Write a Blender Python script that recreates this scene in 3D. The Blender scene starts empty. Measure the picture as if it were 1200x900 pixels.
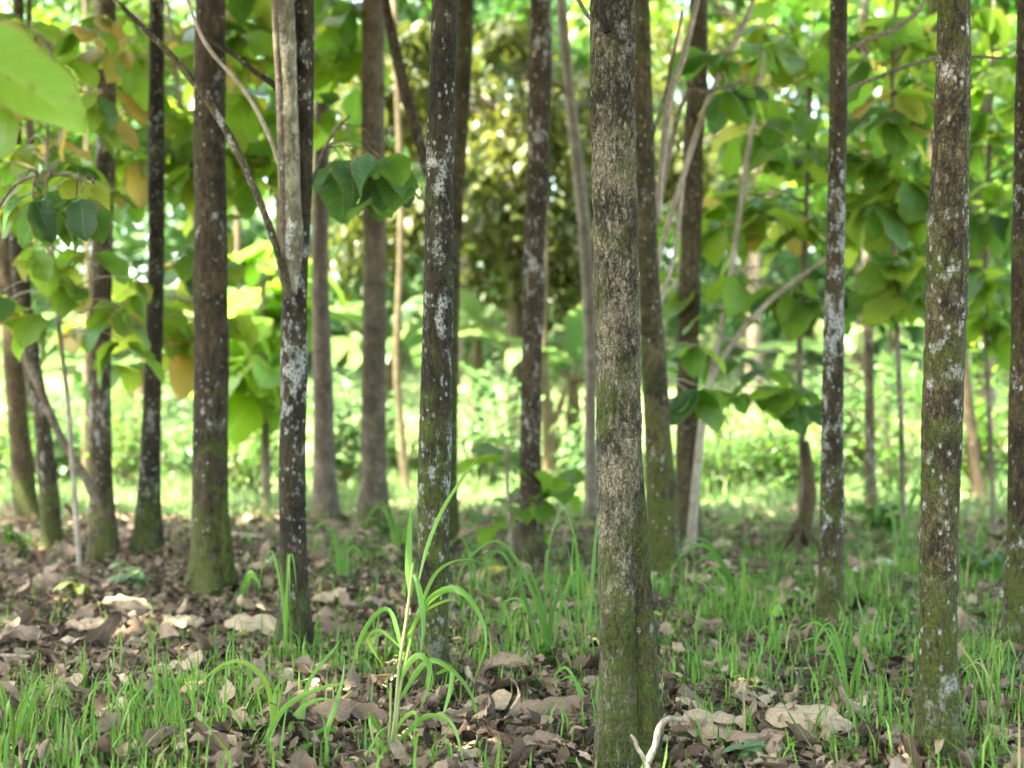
import bpy, math, random
import numpy as np
from mathutils import Vector, noise as mnoise

SEED = 7
rng = np.random.default_rng(SEED)
random.seed(SEED)
C = bpy.context.scene.collection
F, H = 1666.7, 1.1                     # focal length in photo pixels (50 mm on 36 mm), eye height


def W(px, py, d):
    return np.array([(px - 600) / F * d, d, H - (py - 450) / F * d])


def dist_of(py):
    return F * H / (py - 450)


def gz(x, y):
    """terrain height: nearly flat under the trees, a gentle rise beyond the clearing"""
    x = np.asarray(x, float); y = np.asarray(y, float)
    z = 0.025 * np.sin(x * 1.7 + 0.4) * np.sin(y * 1.3) + 0.018 * np.sin(x * 3.9 + y * 2.3 + 1) + 0.012 * np.sin(x * 7.1 - y * 5.7)
    t = np.clip((y - 17) / 40, 0, 1)
    return z + 5.0 * t * t * (3 - 2 * t)


def G(px, py):
    d = dist_of(py)
    x = (px - 600) / F * d
    return np.array([x, d, float(gz(x, d))])


# ------------------------------------------------------------------ materials
class NT:
    def __init__(s, name):
        s.m = bpy.data.materials.new(name); s.m.use_nodes = True
        s.t = s.m.node_tree; s.t.nodes.clear()
        s.out = s.t.nodes.new('ShaderNodeOutputMaterial')

    def n(s, typ, ins=None, **kw):
        nd = s.t.nodes.new('ShaderNode' + typ)
        for k, v in kw.items(): setattr(nd, k, v)
        for k, v in (ins or {}).items():
            sock = nd.inputs[k]
            if hasattr(v, 'is_linked') or isinstance(v, bpy.types.NodeSocket): s.t.links.new(v, sock)
            else: sock.default_value = v
        return nd

    def math(s, op, a, b=0.0, c=None):
        ins = {0: a, 1: b}
        if c is not None: ins[2] = c
        return s.n('Math', ins, operation=op).outputs[0]

    def mix(s, f, a, b):
        nd = s.t.nodes.new('ShaderNodeMix'); nd.data_type = 'RGBA'
        for sock, v in ((nd.inputs[0], f), (nd.inputs[6], a), (nd.inputs[7], b)):
            if isinstance(v, bpy.types.NodeSocket): s.t.links.new(v, sock)
            else: sock.default_value = v if not isinstance(v, tuple) else (*v[:3], 1)
        return nd.outputs[2]

    def ss(s, x, lo, hi):
        nd = s.n('MapRange', {0: x, 1: lo, 2: hi, 3: 0.0, 4: 1.0}); nd.interpolation_type = 'SMOOTHSTEP'
        return nd.outputs[0]

    def ramp(s, x, stops):
        nd = s.n('ValToRGB', {0: x}); r = nd.color_ramp
        while len(r.elements) < len(stops): r.elements.new(0.5)
        for e, (p, c) in zip(r.elements, stops): e.position = p; e.color = (*c, 1)
        return nd.outputs[0]

    def noise(s, vec, scale, detail=3, rough=0.55, dist=0.0):
        return s.n('TexNoise', {'Vector': vec, 'Scale': scale, 'Detail': detail, 'Roughness': rough, 'Distortion': dist}).outputs[0]

    def done(s, sh):
        s.t.links.new(sh, s.out.inputs[0]); return s.m


def bark(name, seed, dark=(0.045, 0.032, 0.02), light=(0.2, 0.16, 0.115), lichen=0.4, moss=0.3, mossh=1.2, fine=1.0, pale=(0.52, 0.52, 0.47), bump=1.0, mossup=0.0):
    t = NT(name)
    co = t.n('TexCoord').outputs['Object']
    base = t.n('Mapping', {'Vector': co, 'Location': (seed * 3.1, seed * 1.7, seed * 2.3)}).outputs[0]
    st = t.n('Mapping', {'Vector': base, 'Scale': (1, 1, 0.28)}).outputs[0]
    n1 = t.noise(st, 75 * fine, 5, 0.7, 0.5)
    n2 = t.noise(base, 6, 4, 0.6)
    nz = t.n('TexNoise', {'Vector': base, 'Scale': 30.0, 'Detail': 2.0}).outputs[1]
    sc = t.n('VectorMath', {0: nz}, operation='SCALE'); sc.inputs['Scale'].default_value = 0.045
    wv = t.n('VectorMath', {0: t.n('Mapping', {'Vector': base, 'Scale': (1, 1, 0.33)}).outputs[0], 1: sc.outputs[0]}, operation='ADD').outputs[0]
    v = t.n('TexVoronoi', {'Vector': wv, 'Scale': 100 * fine}, feature='DISTANCE_TO_EDGE').outputs[0]
    cell = t.n('SeparateColor', {0: t.n('TexVoronoi', {'Vector': wv, 'Scale': 100 * fine}, feature='F1').outputs[1]}).outputs[0]
    crack = t.ss(v, 0.02, 0.16)
    tone = t.math('ADD', t.math('MULTIPLY', n1, 0.8), t.math('MULTIPLY', n2, 0.75))
    tone = t.math('ADD', tone, t.math('MULTIPLY', t.math('SUBTRACT', cell, 0.5), 0.16))
    tone = t.ss(tone, 0.60, 0.98)
    col = t.mix(tone, dark, light)
    col = t.mix(t.math('MULTIPLY', t.math('SUBTRACT', 1.0, crack), 0.5 * min(1.0, bump)), col, tuple(c * 0.3 for c in dark))
    hgt = t.math('ADD', t.math('MULTIPLY', crack, 0.55), t.math('MULTIPLY', n1, 0.8))
    stain = t.ss(t.noise(t.n('Mapping', {'Vector': base, 'Scale': (1, 1, .45)}).outputs[0], 5.5, 4, 0.7), 0.50, 0.66)
    col = t.mix(t.math('MULTIPLY', stain, 0.62), col, tuple(c * 0.75 for c in dark))
    # moss
    z = t.n('SeparateXYZ', {0: co}).outputs[2]
    hz = t.math('SUBTRACT', 1.0, t.ss(z, 0.0, mossh))
    nm = t.noise(base, 6.5, 5, 0.62)
    mm = t.math('ADD', nm, t.math('MULTIPLY', hz, 0.24))
    mm = t.math('ADD', mm, -0.05 + 0.22 * moss + mossup)
    mm = t.math('MULTIPLY', t.ss(mm, 0.60, 0.80), t.ss(t.noise(st, 80, 3, 0.7), 0.32, 0.55))
    mc = t.mix(t.noise(base, 60, 3), (0.02, 0.03, 0.006), (0.11, 0.14, 0.02))
    col = t.mix(t.math('MULTIPLY', mm, 0.92 if moss > 0 else 0.0), col, mc)
    # lichen: broken patches and small round dots
    lb = t.n('Mapping', {'Vector': base, 'Scale': (1, 1, 0.62)}).outputs[0]
    nl = t.math('ADD', t.math('MULTIPLY', t.noise(lb, 24, 5, 0.66), 0.72), t.math('MULTIPLY', t.noise(base, 2.6, 2), 0.42))
    thr = 0.735 - 0.17 * lichen
    ml = t.ss(nl, thr - .02, thr + 0.09)
    vo = t.n('TexVoronoi', {'Vector': lb, 'Scale': 46.0}, feature='F1')
    spot = t.math('SUBTRACT', 1.0, t.ss(t.math('ADD', vo.outputs[0], t.math('MULTIPLY', t.noise(base, 90, 3), 0.5)), 0.40, 0.60))
    pick = t.math('GREATER_THAN', t.n('SeparateColor', {0: vo.outputs[1]}).outputs[0], 1.0 - 0.42 * lichen)
    ml = t.math('MAXIMUM', ml, t.math('MULTIPLY', spot, pick))
    ml = t.math('MULTIPLY', ml, t.math('MULTIPLY', t.ss(t.noise(base, 90, 3, 0.7), 0.34, 0.55), t.ss(z, 0.03, 0.4)))
    lc = t.mix(t.noise(base, 55, 3), tuple(c * 0.55 for c in pale), pale)
    col = t.mix(t.math('MULTIPLY', ml, 0.84 if lichen > 0 else 0.0), col, lc)
    hgt = t.math('ADD', hgt, t.math('MULTIPLY', t.math('MULTIPLY', mm, t.noise(base, 160, 2)), 0.9))
    b = t.n('Bump', {'Height': hgt, 'Strength': 0.75 * bump, 'Distance': 0.012}).outputs[0]
    p = t.n('BsdfPrincipled', {'Base Color': col, 'Roughness': 0.88, 'Normal': b})
    p.inputs['Specular IOR Level'].default_value = 0.25
    return t.done(p.outputs[0])


def leafmat(name, stops, trans=0.4, tcol=1.5, veins=8, spec=0.35, rough=0.42, spots=0.0):
    t = NT(name)
    tint = t.n('Attribute', attribute_name='tint').outputs['Fac']
    uv = t.n('UVMap', uv_map='UVMap').outputs[0]
    sp = t.n('SeparateXYZ', {0: uv})
    u, v = sp.outputs[0], sp.outputs[1]
    col = t.ramp(tint, stops)
    if veins:
        au = t.math('ABSOLUTE', t.math('SUBTRACT', u, 0.5))
        mid = t.math('SUBTRACT', 1.0, t.ss(au, 0.008, 0.026))
        ph = t.math('FRACT', t.math('MULTIPLY', t.math('SUBTRACT', v, t.math('MULTIPLY', au, 0.42)), float(veins)))
        sec = t.math('SUBTRACT', 1.0, t.ss(t.math('ABSOLUTE', t.math('SUBTRACT', ph, 0.5)), 0.02, 0.085))
        ve = t.math('MAXIMUM', mid, t.math('MULTIPLY', sec, 0.55))
        oc = t.n('TexCoord').outputs['Object']
        blot = t.noise(oc, 22, 3, 0.6)
        col = t.mix(t.math('MULTIPLY', t.ss(blot, 0.35, 0.75), 0.28), col, t.mix(0.5, col, (0.2, 0.24, 0.05)))
        col = t.mix(t.math('MULTIPLY', ve, 0.4), col, t.mix(0.55, col, (0.32, 0.36, 0.16)))
        edge = t.ss(t.math('ADD', au, t.math('MULTIPLY', t.noise(oc, 14, 3, .6), .22)), .56, .62)
        col = t.mix(t.math('MULTIPLY', edge, .8), col, (0.17, 0.095, 0.03))
        if spots:
            col = t.mix(t.math('MULTIPLY', t.ss(t.noise(oc, 48, 2), 0.66, 0.72), spots), col, (0.12, 0.06, 0.02))
        nb = t.n('Bump', {'Height': t.math('SUBTRACT', t.math('MULTIPLY', t.noise(oc, 60, 2), 0.5), ve), 'Strength': 0.5, 'Distance': 0.004}).outputs[0]
    p = t.n('BsdfPrincipled', {'Base Color': col, 'Roughness': rough})
    p.inputs['Specular IOR Level'].default_value = spec
    if veins: t.t.links.new(nb, p.inputs['Normal'])
    if trans <= 0: return t.done(p.outputs[0])
    g = t.n('HueSaturation', {'Hue': 0.482, 'Saturation': 1.05, 'Value': tcol, 'Color': col}).outputs[0]
    tr = t.n('BsdfTranslucent', {'Color': g})
    return t.done(t.n('MixShader', {0: trans, 1: p.outputs[0], 2: tr.outputs[0]}).outputs[0])


GREEN = leafmat('teak_leaf', [(0, (0.022, 0.07, 0.028)), (0.35, (0.060, 0.155, 0.022)), (0.7, (0.13, 0.235, 0.028)), (0.9, (0.22, 0.28, 0.045)), (1, (0.28, 0.22, 0.06))], 0.56, 2.0, 9, spots=0.75)
CANOPY = leafmat('canopy_leaf', [(0, (0.03, 0.08, 0.014)), (1, (0.10, 0.17, 0.03))], 0.42, 1.6, 0)
SMALL = leafmat('small_leaf', [(0, (0.018, 0.07, 0.012)), (0.5, (0.05, 0.135, 0.016)), (1, (0.14, 0.20, 0.03))], 0.45, 1.7, 0)
OLIVE = leafmat('olive_leaf', [(0, (0.034, 0.046, 0.010)), (0.5, (0.058, 0.076, 0.015)), (1, (0.088, 0.10, 0.02))], 0.42, 1.35, 0)
BRIGHT = leafmat('bright_leaf', [(0, (0.035, 0.105, 0.032)), (0.5, (0.085, 0.18, 0.06)), (1, (0.18, 0.26, 0.125))], 0.4, 1.4, 0)
FROND = leafmat('banana_leaf', [(0, (0.04, 0.12, 0.035)), (0.6, (0.085, 0.18, 0.06)), (0.85, (0.16, 0.22, 0.09)), (1, (0.17, 0.11, 0.05))], 0.38, 1.5, 24)
GRASS = leafmat('grass_blade', [(0, (0.05, 0.13, 0.028)), (0.6, (0.125, 0.26, 0.045)), (0.9, (0.18, 0.28, 0.05)), (1, (0.36, 0.31, 0.15))], 0.38, 1.5, 0, spec=0.3, rough=0.4)
LAWN = leafmat('lawn_blade', [(0, (0.065, 0.14, 0.045)), (0.7, (0.13, 0.21, 0.075)), (1, (0.3, 0.3, 0.17))], 0.35, 1.4, 0)


def drymat(name, stops):
    t = NT(name)
    tint = t.n('Attribute', attribute_name='tint').outputs['Fac']
    sp = t.n('SeparateXYZ', {0: t.n('UVMap', uv_map='UVMap').outputs[0]})
    u, v = sp.outputs[0], sp.outputs[1]
    oc = t.n('TexCoord').outputs['Object']
    col = t.ramp(tint, stops)
    blot = t.noise(oc, 26, 5, 0.65)
    col = t.mix(t.math('MULTIPLY', t.ss(blot, 0.40, 0.7), 0.55), col, t.mix(0.6, col, (0.05, 0.032, 0.022)))
    col = t.mix(t.math('MULTIPLY', t.ss(t.noise(oc, 90, 2), 0.66, 0.72), 0.7), col, (0.03, 0.02, 0.015))
    au = t.math('ABSOLUTE', t.math('SUBTRACT', u, 0.5))
    mid = t.math('SUBTRACT', 1.0, t.ss(au, 0.008, 0.03))
    ph = t.math('FRACT', t.math('MULTIPLY', t.math('SUBTRACT', v, t.math('MULTIPLY', au, 0.5)), 10.0))
    sec = t.math('SUBTRACT', 1.0, t.ss(t.math('ABSOLUTE', t.math('SUBTRACT', ph, 0.5)), 0.02, 0.12))
    ve = t.math('MAXIMUM', mid, t.math('MULTIPLY', sec, 0.6))
    col = t.mix(t.math('MULTIPLY', ve, 0.35), col, t.mix(0.5, col, (0.42, 0.34, 0.25)))
    b = t.n('Bump', {'Height': t.math('ADD', ve, t.math('MULTIPLY', t.noise(oc, 45, 4, 0.65), 1.6)), 'Strength': 0.7, 'Distance': 0.006}).outputs[0]
    p = t.n('BsdfPrincipled', {'Base Color': col, 'Roughness': 0.72, 'Normal': b})
    p.inputs['Specular IOR Level'].default_value = 0.25
    tr = t.n('BsdfTranslucent', {'Color': col})
    return t.done(t.n('MixShader', {0: 0.14, 1: p.outputs[0], 2: tr.outputs[0]}).outputs[0])


DRY = drymat('dry_leaf', [(0, (0.03, 0.019, 0.012)), (0.3, (0.14, 0.09, 0.06)), (0.5, (0.28, 0.195, 0.142)), (0.7, (0.41, 0.30, 0.20)), (0.88, (0.45, 0.36, 0.24)), (1, (0.66, 0.61, 0.52))])
YELLOWDRY = drymat('yellow_leaf', [(0, (0.42, 0.31, 0.06)), (1, (0.5, 0.4, 0.1))])


def soilmat():
    t = NT('woodland_soil')
    co = t.n('TexCoord').outputs['Object']
    y = t.n('SeparateXYZ', {0: co}).outputs[1]
    n1 = t.noise(co, 9, 8, 0.7)
    n2 = t.noise(co, 1.1, 4, 0.6)
    vo = t.n('TexVoronoi', {'Vector': co, 'Scale': 26.0}, feature='F1')
    soil = t.mix(t.ss(n1, 0.3, 0.72), (0.035, 0.024, 0.017), (0.15, 0.105, 0.072))
    soil = t.mix(0.4, soil, t.mix(t.n('SeparateColor', {0: vo.outputs[1]}).outputs[0], (0.03, 0.02, 0.014), (0.2, 0.145, 0.105)))
    lawn = t.mix(t.noise(co, 3, 6, 0.7), (0.07, 0.12, 0.04), (0.2, 0.22, 0.11))
    far = t.ss(t.math('ADD', y, t.math('MULTIPLY', n2, 3.0)), 11.6, 14.2)
    col = t.mix(far, soil, lawn)
    b = t.n('Bump', {'Height': n1, 'Strength': 0.8, 'Distance': 0.03}).outputs[0]
    p = t.n('BsdfPrincipled', {'Base Color': col, 'Roughness': 0.95, 'Normal': b})
    p.inputs['Specular IOR Level'].default_value = 0.1
    return t.done(p.outputs[0])


SOIL = soilmat()
TWIG = bark('twig_bark', 3, (0.07, 0.05, 0.034), (0.25, 0.2, 0.15), 0.25, 0.0, fine=1.6, bump=0.5)
PALETWIG = bark('pale_twig_bark', 5, (0.2, 0.165, 0.12), (0.44, 0.38, 0.3), 0.2, 0.0, fine=1.6, bump=0.4)
WHITETWIG = bark('bleached_twig_bark', 6, (0.15, 0.122, 0.09), (0.40, 0.345, 0.27), 0.0, 0.0, fine=1.6, bump=0.3)


# ------------------------------------------------------------------ mesh helpers
def mesh_np(name, V, Q, mat, uv=None, tint=None, smooth=True, parent=None, loc=None):
    V = np.ascontiguousarray(V, np.float32); Q = np.ascontiguousarray(Q, np.int32)
    me = bpy.data.meshes.new(name)
    k = Q.shape[1]
    me.vertices.add(len(V)); me.vertices.foreach_set('co', V.ravel())
    me.loops.add(Q.size); me.loops.foreach_set('vertex_index', Q.ravel())
    me.polygons.add(len(Q)); me.polygons.foreach_set('loop_start', np.arange(0, Q.size, k, dtype=np.int32))
    me.polygons.foreach_set('use_smooth', np.full(len(Q), smooth))
    if uv is not None:
        l = me.uv_layers.new(name='UVMap'); l.data.foreach_set('uv', np.ascontiguousarray(uv[Q.ravel()], np.float32).ravel())
    if tint is not None:
        a = me.attributes.new('tint', 'FLOAT', 'POINT'); a.data.foreach_set('value', np.ascontiguousarray(tint, np.float32))
    me.update(calc_edges=True); me.validate()
    me.materials.append(mat)
    o = bpy.data.objects.new(name, me); C.objects.link(o)
    if parent is not None: o.parent = parent
    if loc is not None: o.location = loc
    return o


def tag(o, label=None, cat=None, group=None, kind=None):
    if label: o['label'] = label
    if cat: o['category'] = cat
    if group: o['group'] = group
    if kind: o['kind'] = kind
    return o


def thing(name, label, cat, loc, group=None):
    o = bpy.data.objects.new(name, None); C.objects.link(o)
    o.location = tuple(float(c) for c in loc); o.empty_display_size = 0.1
    return tag(o, label, cat, group)


def spline(P, n):
    """Catmull-Rom through the control rows of P (any number of columns), n samples by length"""
    P = np.asarray(P, float)
    A = np.vstack([2 * P[0] - P[1], P, 2 * P[-1] - P[-2]])
    seg = len(P) - 1
    L = np.linalg.norm(np.diff(P[:, :3], axis=0), axis=1); cum = np.concatenate([[0], np.cumsum(L)])
    s = np.linspace(0, cum[-1], n)
    i = np.clip(np.searchsorted(cum, s, side='right') - 1, 0, seg - 1)
    t = ((s - cum[i]) / np.maximum(L[i], 1e-9))[:, None]
    p0, p1, p2, p3 = A[i], A[i + 1], A[i + 2], A[i + 3]
    return 0.5 * (2 * p1 + (p2 - p0) * t + (2 * p0 - 5 * p1 + 4 * p2 - p3) * t ** 2 + (3 * p1 - p0 - 3 * p2 + p3) * t ** 3)


def tube(pts, n, sides, lump=0.0, lscale=5.0, seed=0.0, flute=None, fine=0.0):
    """pts rows x,y,z,r -> verts, quads of a bent tapering tube"""
    S = spline(pts, n) if n else np.asarray(pts, float)
    n = len(S)
    Pn, R = S[:, :3], np.maximum(S[:, 3], 1e-4)
    T = np.gradient(Pn, axis=0); T /= np.linalg.norm(T, axis=1)[:, None]
    ref = np.array([0, 1, 0.]) if abs(T[0][1]) < 0.9 else np.array([1, 0, 0.])
    X = np.cross(ref, T); X /= np.linalg.norm(X, axis=1)[:, None]
    Y = np.cross(T, X)
    a = np.linspace(0, 2 * math.pi, sides, endpoint=False)
    ring = np.cos(a)[None, :, None] * X[:, None] + np.sin(a)[None, :, None] * Y[:, None]
    m = np.ones((n, sides))
    if lump or fine:
        for i in range(n):
            for j in range(sides):
                q = Vector(Pn[i] + ring[i, j] * R[i])
                qs = Vector((q.x * lscale + seed, q.y * lscale, q.z * lscale * 0.5))
                if lump: m[i, j] += lump * mnoise.noise(qs)
                if fine:
                    qf = Vector((q.x * 85 + seed, q.y * 85, q.z * 34))
                    m[i, j] += fine * (mnoise.noise(qf) - 0.6 * abs(mnoise.noise(qf * 1.7)))
    if flute is not None: m *= flute(Pn, a)
    V = Pn[:, None] + ring * (R[:, None] * m)[:, :, None]
    i = np.arange(n - 1)[:, None] * sides; j = np.arange(sides)[None]
    k = (j + 1) % sides
    Q = np.stack([i + j, i + k, i + sides + k, i + sides + j], -1).reshape(-1, 4)
    return V.reshape(-1, 3), Q


def join(parts):
    Vs, Qs, o = [], [], 0
    for V, Q in parts:
        Vs.append(V); Qs.append(Q + o); o += len(V)
    return np.vstack(Vs), np.vstack(Qs)


def unit(v):
    return v / np.maximum(np.linalg.norm(v, axis=-1, keepdims=True), 1e-9)


def leaf_profile(t, kind):
    if kind == 'teak': return np.sin(np.pi * np.clip(t, 0, 1) ** 0.88) ** 0.62
    if kind == 'small': return np.sin(np.pi * t ** 0.85) ** 0.9
    if kind == 'blade': return np.clip(1 - t ** 2.2, 0.02, 1) * (0.7 + 0.3 * np.minimum(1, t * 6))
    return np.ones_like(t)


def leaves(pos, tip, nor, length, width, tint, nu=3, nv=5, kind='teak', fold=0.2, droop=0.3, wave=0.05, curl=0.0, seed=0):
    """batch of leaves -> V, Q, uv, tint. Arrays of N rows; fold, droop, wave, curl may be scalars or N rows."""
    r = np.random.default_rng(seed + 11)
    N = len(pos)
    A = unit(tip); X = unit(np.cross(A, nor)); Z = np.cross(X, A)
    tt = np.linspace(0.0, 1.0, nv); uu = np.linspace(-1, 1, nu)
    w = np.maximum(leaf_profile(tt, kind), 0.03)
    U, Tt = np.meshgrid(uu, tt)                      # nv,nu
    Wd = np.repeat(w[:, None], nu, 1)
    f = lambda v: np.broadcast_to(np.asarray(v, float), (N,))[:, None, None]
    ln, wd = f(length), f(width) * 0.5
    k = f(curl)
    k = np.where(np.abs(k) < 1e-3, 1e-3, k)
    ua = U * k
    x = np.sin(ua) / k * Wd * wd
    z = (1 - np.cos(ua)) / k * Wd * wd
    z = z + f(fold) * np.abs(U) * Wd * wd
    ph = r.uniform(0, 6.28, (N, 1, 1)); ph2 = r.uniform(0, 6.28, (N, 1, 1))
    z = z + f(wave) * ln * np.sin(Tt * 9 + ph + U * 1.5) * np.abs(U) + 0.6 * f(wave) * ln * np.sin(Tt * 5 + ph2)
    x = x * (1 + 0.12 * np.sin(Tt * 14 + ph2 + U))
    # bend along the length as an arc
    b = f(droop); b = np.where(np.abs(b) < 1e-3, 1e-3, b)
    y = np.sin(Tt * b) / b * ln
    zz = -(1 - np.cos(Tt * b)) / b * ln
    nrm_y, nrm_z = np.sin(Tt * b), np.cos(Tt * b)
    y = y + z * nrm_y; zz = zz + z * nrm_z
    V = pos[:, None, None] + x[..., None] * X[:, None, None] + y[..., None] * A[:, None, None] + zz[..., None] * Z[:, None, None]
    i = np.arange(nv - 1)[:, None] * nu; j = np.arange(nu - 1)[None]
    q = np.stack([i + j, i + j + 1, i + nu + j + 1, i + nu + j], -1).reshape(-1, 4)
    Q = (q[None] + (np.arange(N) * nu * nv)[:, None, None]).reshape(-1, 4)
    uv = np.stack([(U + 1) / 2, Tt], -1).reshape(-1, 2)
    uv = np.tile(uv, (N, 1))
    ti = np.repeat(np.broadcast_to(tint, (N,)), nu * nv)
    return V.reshape(-1, 3), Q, uv, ti


def leaves_obj(name, mat, parent, *a, origin=None, **k):
    V, Q, uv, ti = leaves(*a, **k)
    if origin is not None: V = V - np.asarray(origin)
    return mesh_np(name, V, Q, mat, uv, ti, parent=parent)


def rdir(n, r, zmin=-1, zmax=1):
    ph = r.uniform(0, 2 * math.pi, n); z = r.uniform(zmin, zmax, n); s = np.sqrt(np.maximum(0, 1 - z * z))
    return np.stack([np.cos(ph) * s, np.sin(ph) * s, z], -1)


def droopy(n, r, down=0.6, spread=0.5):
    """tip directions that hang outward and down, and the upper-side normals that go with them"""
    ph = r.uniform(0, 2 * math.pi, n)
    dz = -down + r.normal(0, spread, n)
    tip = unit(np.stack([np.cos(ph), np.sin(ph), dz], -1))
    up = np.array([0, 0, 1.0]) + r.normal(0, 0.25, (n, 3))
    nor = unit(up - tip * np.sum(up * tip, -1, keepdims=True))
    return tip, nor


# ------------------------------------------------------------------ ground
def build_ground():
    def axis(a, b, n): return np.linspace(a, b, n)
    xs = np.unique(np.concatenate([axis(-160, -7, 40), axis(-7, 7, 190), axis(7, 160, 40)]))
    ys = np.unique(np.concatenate([axis(-60, 0, 14), axis(0, 14, 200), axis(14, 60, 60), axis(60, 220, 20)]))
    X, Y = np.meshgrid(xs, ys)
    Z = gz(X, Y)
    V = np.stack([X, Y, Z], -1).reshape(-1, 3)
    nx, ny = len(xs), len(ys)
    i = np.arange(ny - 1)[:, None] * nx; j = np.arange(nx - 1)[None]
    Q = np.stack([i + j, i + j + 1, i + nx + j + 1, i + nx + j], -1).reshape(-1, 4)
    tag(mesh_np('ground', V, Q, SOIL), 'brown woodland floor opening onto a sunlit lawn behind the trunks', 'ground', kind='structure')


build_ground()


def green_amount(x, y):
    px = 600 + x / y * F; py = 450 + F * H / y
    g = 0.10 + 0 * px
    def blob(cx, cy, rx, ry, a): return a * np.exp(-(((px - cx) / rx) ** 2 + ((py - cy) / ry) ** 2))
    g = g + blob(970, 730, 240, 95, 1.35) + blob(1150, 800, 110, 130, 0.55) + blob(900, 640, 300, 40, 0.8) + blob(60, 890, 200, 80, 0.5) + blob(250, 850, 150, 50, 0.45)
    g = g + blob(560, 760, 130, 60, 0.55) + blob(620, 690, 160, 50, 0.35) + blob(430, 640, 150, 30, 0.6) + blob(380, 700, 70, 50, 0.3) + blob(480, 880, 150, 40, 0.25)
    g = g + np.clip((640 - py) / 40, 0, 1) * 0.7
    return np.clip(g, 0, 1.2)


def patch_noise(x, y, s=2.3, o=0.0):
    return (np.sin(x * s + 1.3 * np.sin(y * s * 0.7 + o)) * np.sin(y * s * 1.1 + 1.7 * np.sin(x * s * 0.6 + o))) * 0.5 + 0.5


def scatter(n, d0, d1, r, power=1.0, margin=0.56):
    d = d0 + (d1 - d0) * r.random(n) ** power
    x = r.uniform(-margin, margin, n) * d
    return x, d


# litter of small dry leaves
def build_litter():
    r = np.random.default_rng(21)
    out, o = [], 0
    for n, med, lo, hi, nu, nv, tm, ts, zc, curl in ((15000, .075, .04, .2, 5, 8, .42, .22, .04, 1.1), (60000, .034, .012, .08, 3, 4, .36, .27, .035, .8)):
        x, y = scatter(n, 3.4, 12.6, r, 1.15)
        g = green_amount(x, y)
        keep = r.random(n) < np.clip(1.12 - 0.5 * g, 0.25, 1)
        x, y = x[keep], y[keep]; n = len(x)
        z = r.uniform(0.0, zc, n)
        for bx, by, br in BASES:                       # leaves drift up against the feet of the trunks
            if by > 10.5: continue
            m = 26 if nu == 5 else 90
            a = r.uniform(0, 6.28, m); rr = br * r.uniform(1.0, 2.1, m)
            x = np.append(x, bx + np.cos(a) * rr); y = np.append(y, by + np.sin(a) * rr); z = np.append(z, np.clip((2.1 * br - rr) * .55, 0, .08) * r.random(m))
        n = len(x)
        pos = np.stack([x, y, gz(x, y) + z], -1)
        ph = r.uniform(0, 6.28, n)
        tip = np.stack([np.cos(ph), np.sin(ph), r.normal(0.03, 0.22, n)], -1)
        nor = np.stack([r.normal(0, 0.35, n), r.normal(0, 0.35, n), np.ones(n)], -1)
        L = np.clip(r.lognormal(math.log(med), 0.45, n), lo, hi)
        ti = np.clip(r.normal(tm, ts, n), 0, .9)
        V, Q, uv, t = leaves(pos, tip, nor, L, L * r.uniform(0.35, 0.75, n), ti, nu, nv, 'teak', r.normal(0.03, .2, n), r.normal(0, .8, n), 0.07, r.normal(0.2, curl, n), seed=nu)
        V += r.normal(0, 1, V.shape) * np.repeat(L, nu * nv)[:, None] * .022
        out.append((V, Q + o, uv, t)); o += len(V)
    V, Q, uv, t = (np.concatenate([q[i] for q in out]) for i in range(4))
    gzv = gz(V[:, 0], V[:, 1]); V[:, 2] = np.maximum(V[:, 2], gzv + 0.002)
    tag(mesh_np('leaf_litter', V, Q, DRY, uv, t), 'deep litter of small crumpled brown leaves covering the woodland floor', 'leaf litter', kind='stuff')
    # crumbs of twig
    n = 420
    x, y = scatter(n, 3.6, 11.5, r, 1.2)
    parts = []
    for i in range(n):
        a = r.uniform(0, 6.28); l = r.uniform(0.05, 0.26)
        p0 = np.array([x[i], y[i], gz(x[i], y[i]) + 0.03]); dv = np.array([math.cos(a), math.sin(a), r.normal(0, 0.12)]) * l
        k = np.array([r.normal(0, .02), r.normal(0, .02), r.uniform(0, .02)])
        rad = r.uniform(0.0015, 0.0045)
        parts.append(tube([[*p0, rad], [*(p0 + dv * .5 + k), rad * .9], [*(p0 + dv), rad * .6]], 5, 5))
    V, Q = join(parts)
    tag(mesh_np('twig_litter', V, Q, TWIG), 'scattered thin broken twigs among the dry leaves', 'twig litter', kind='stuff')




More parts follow.
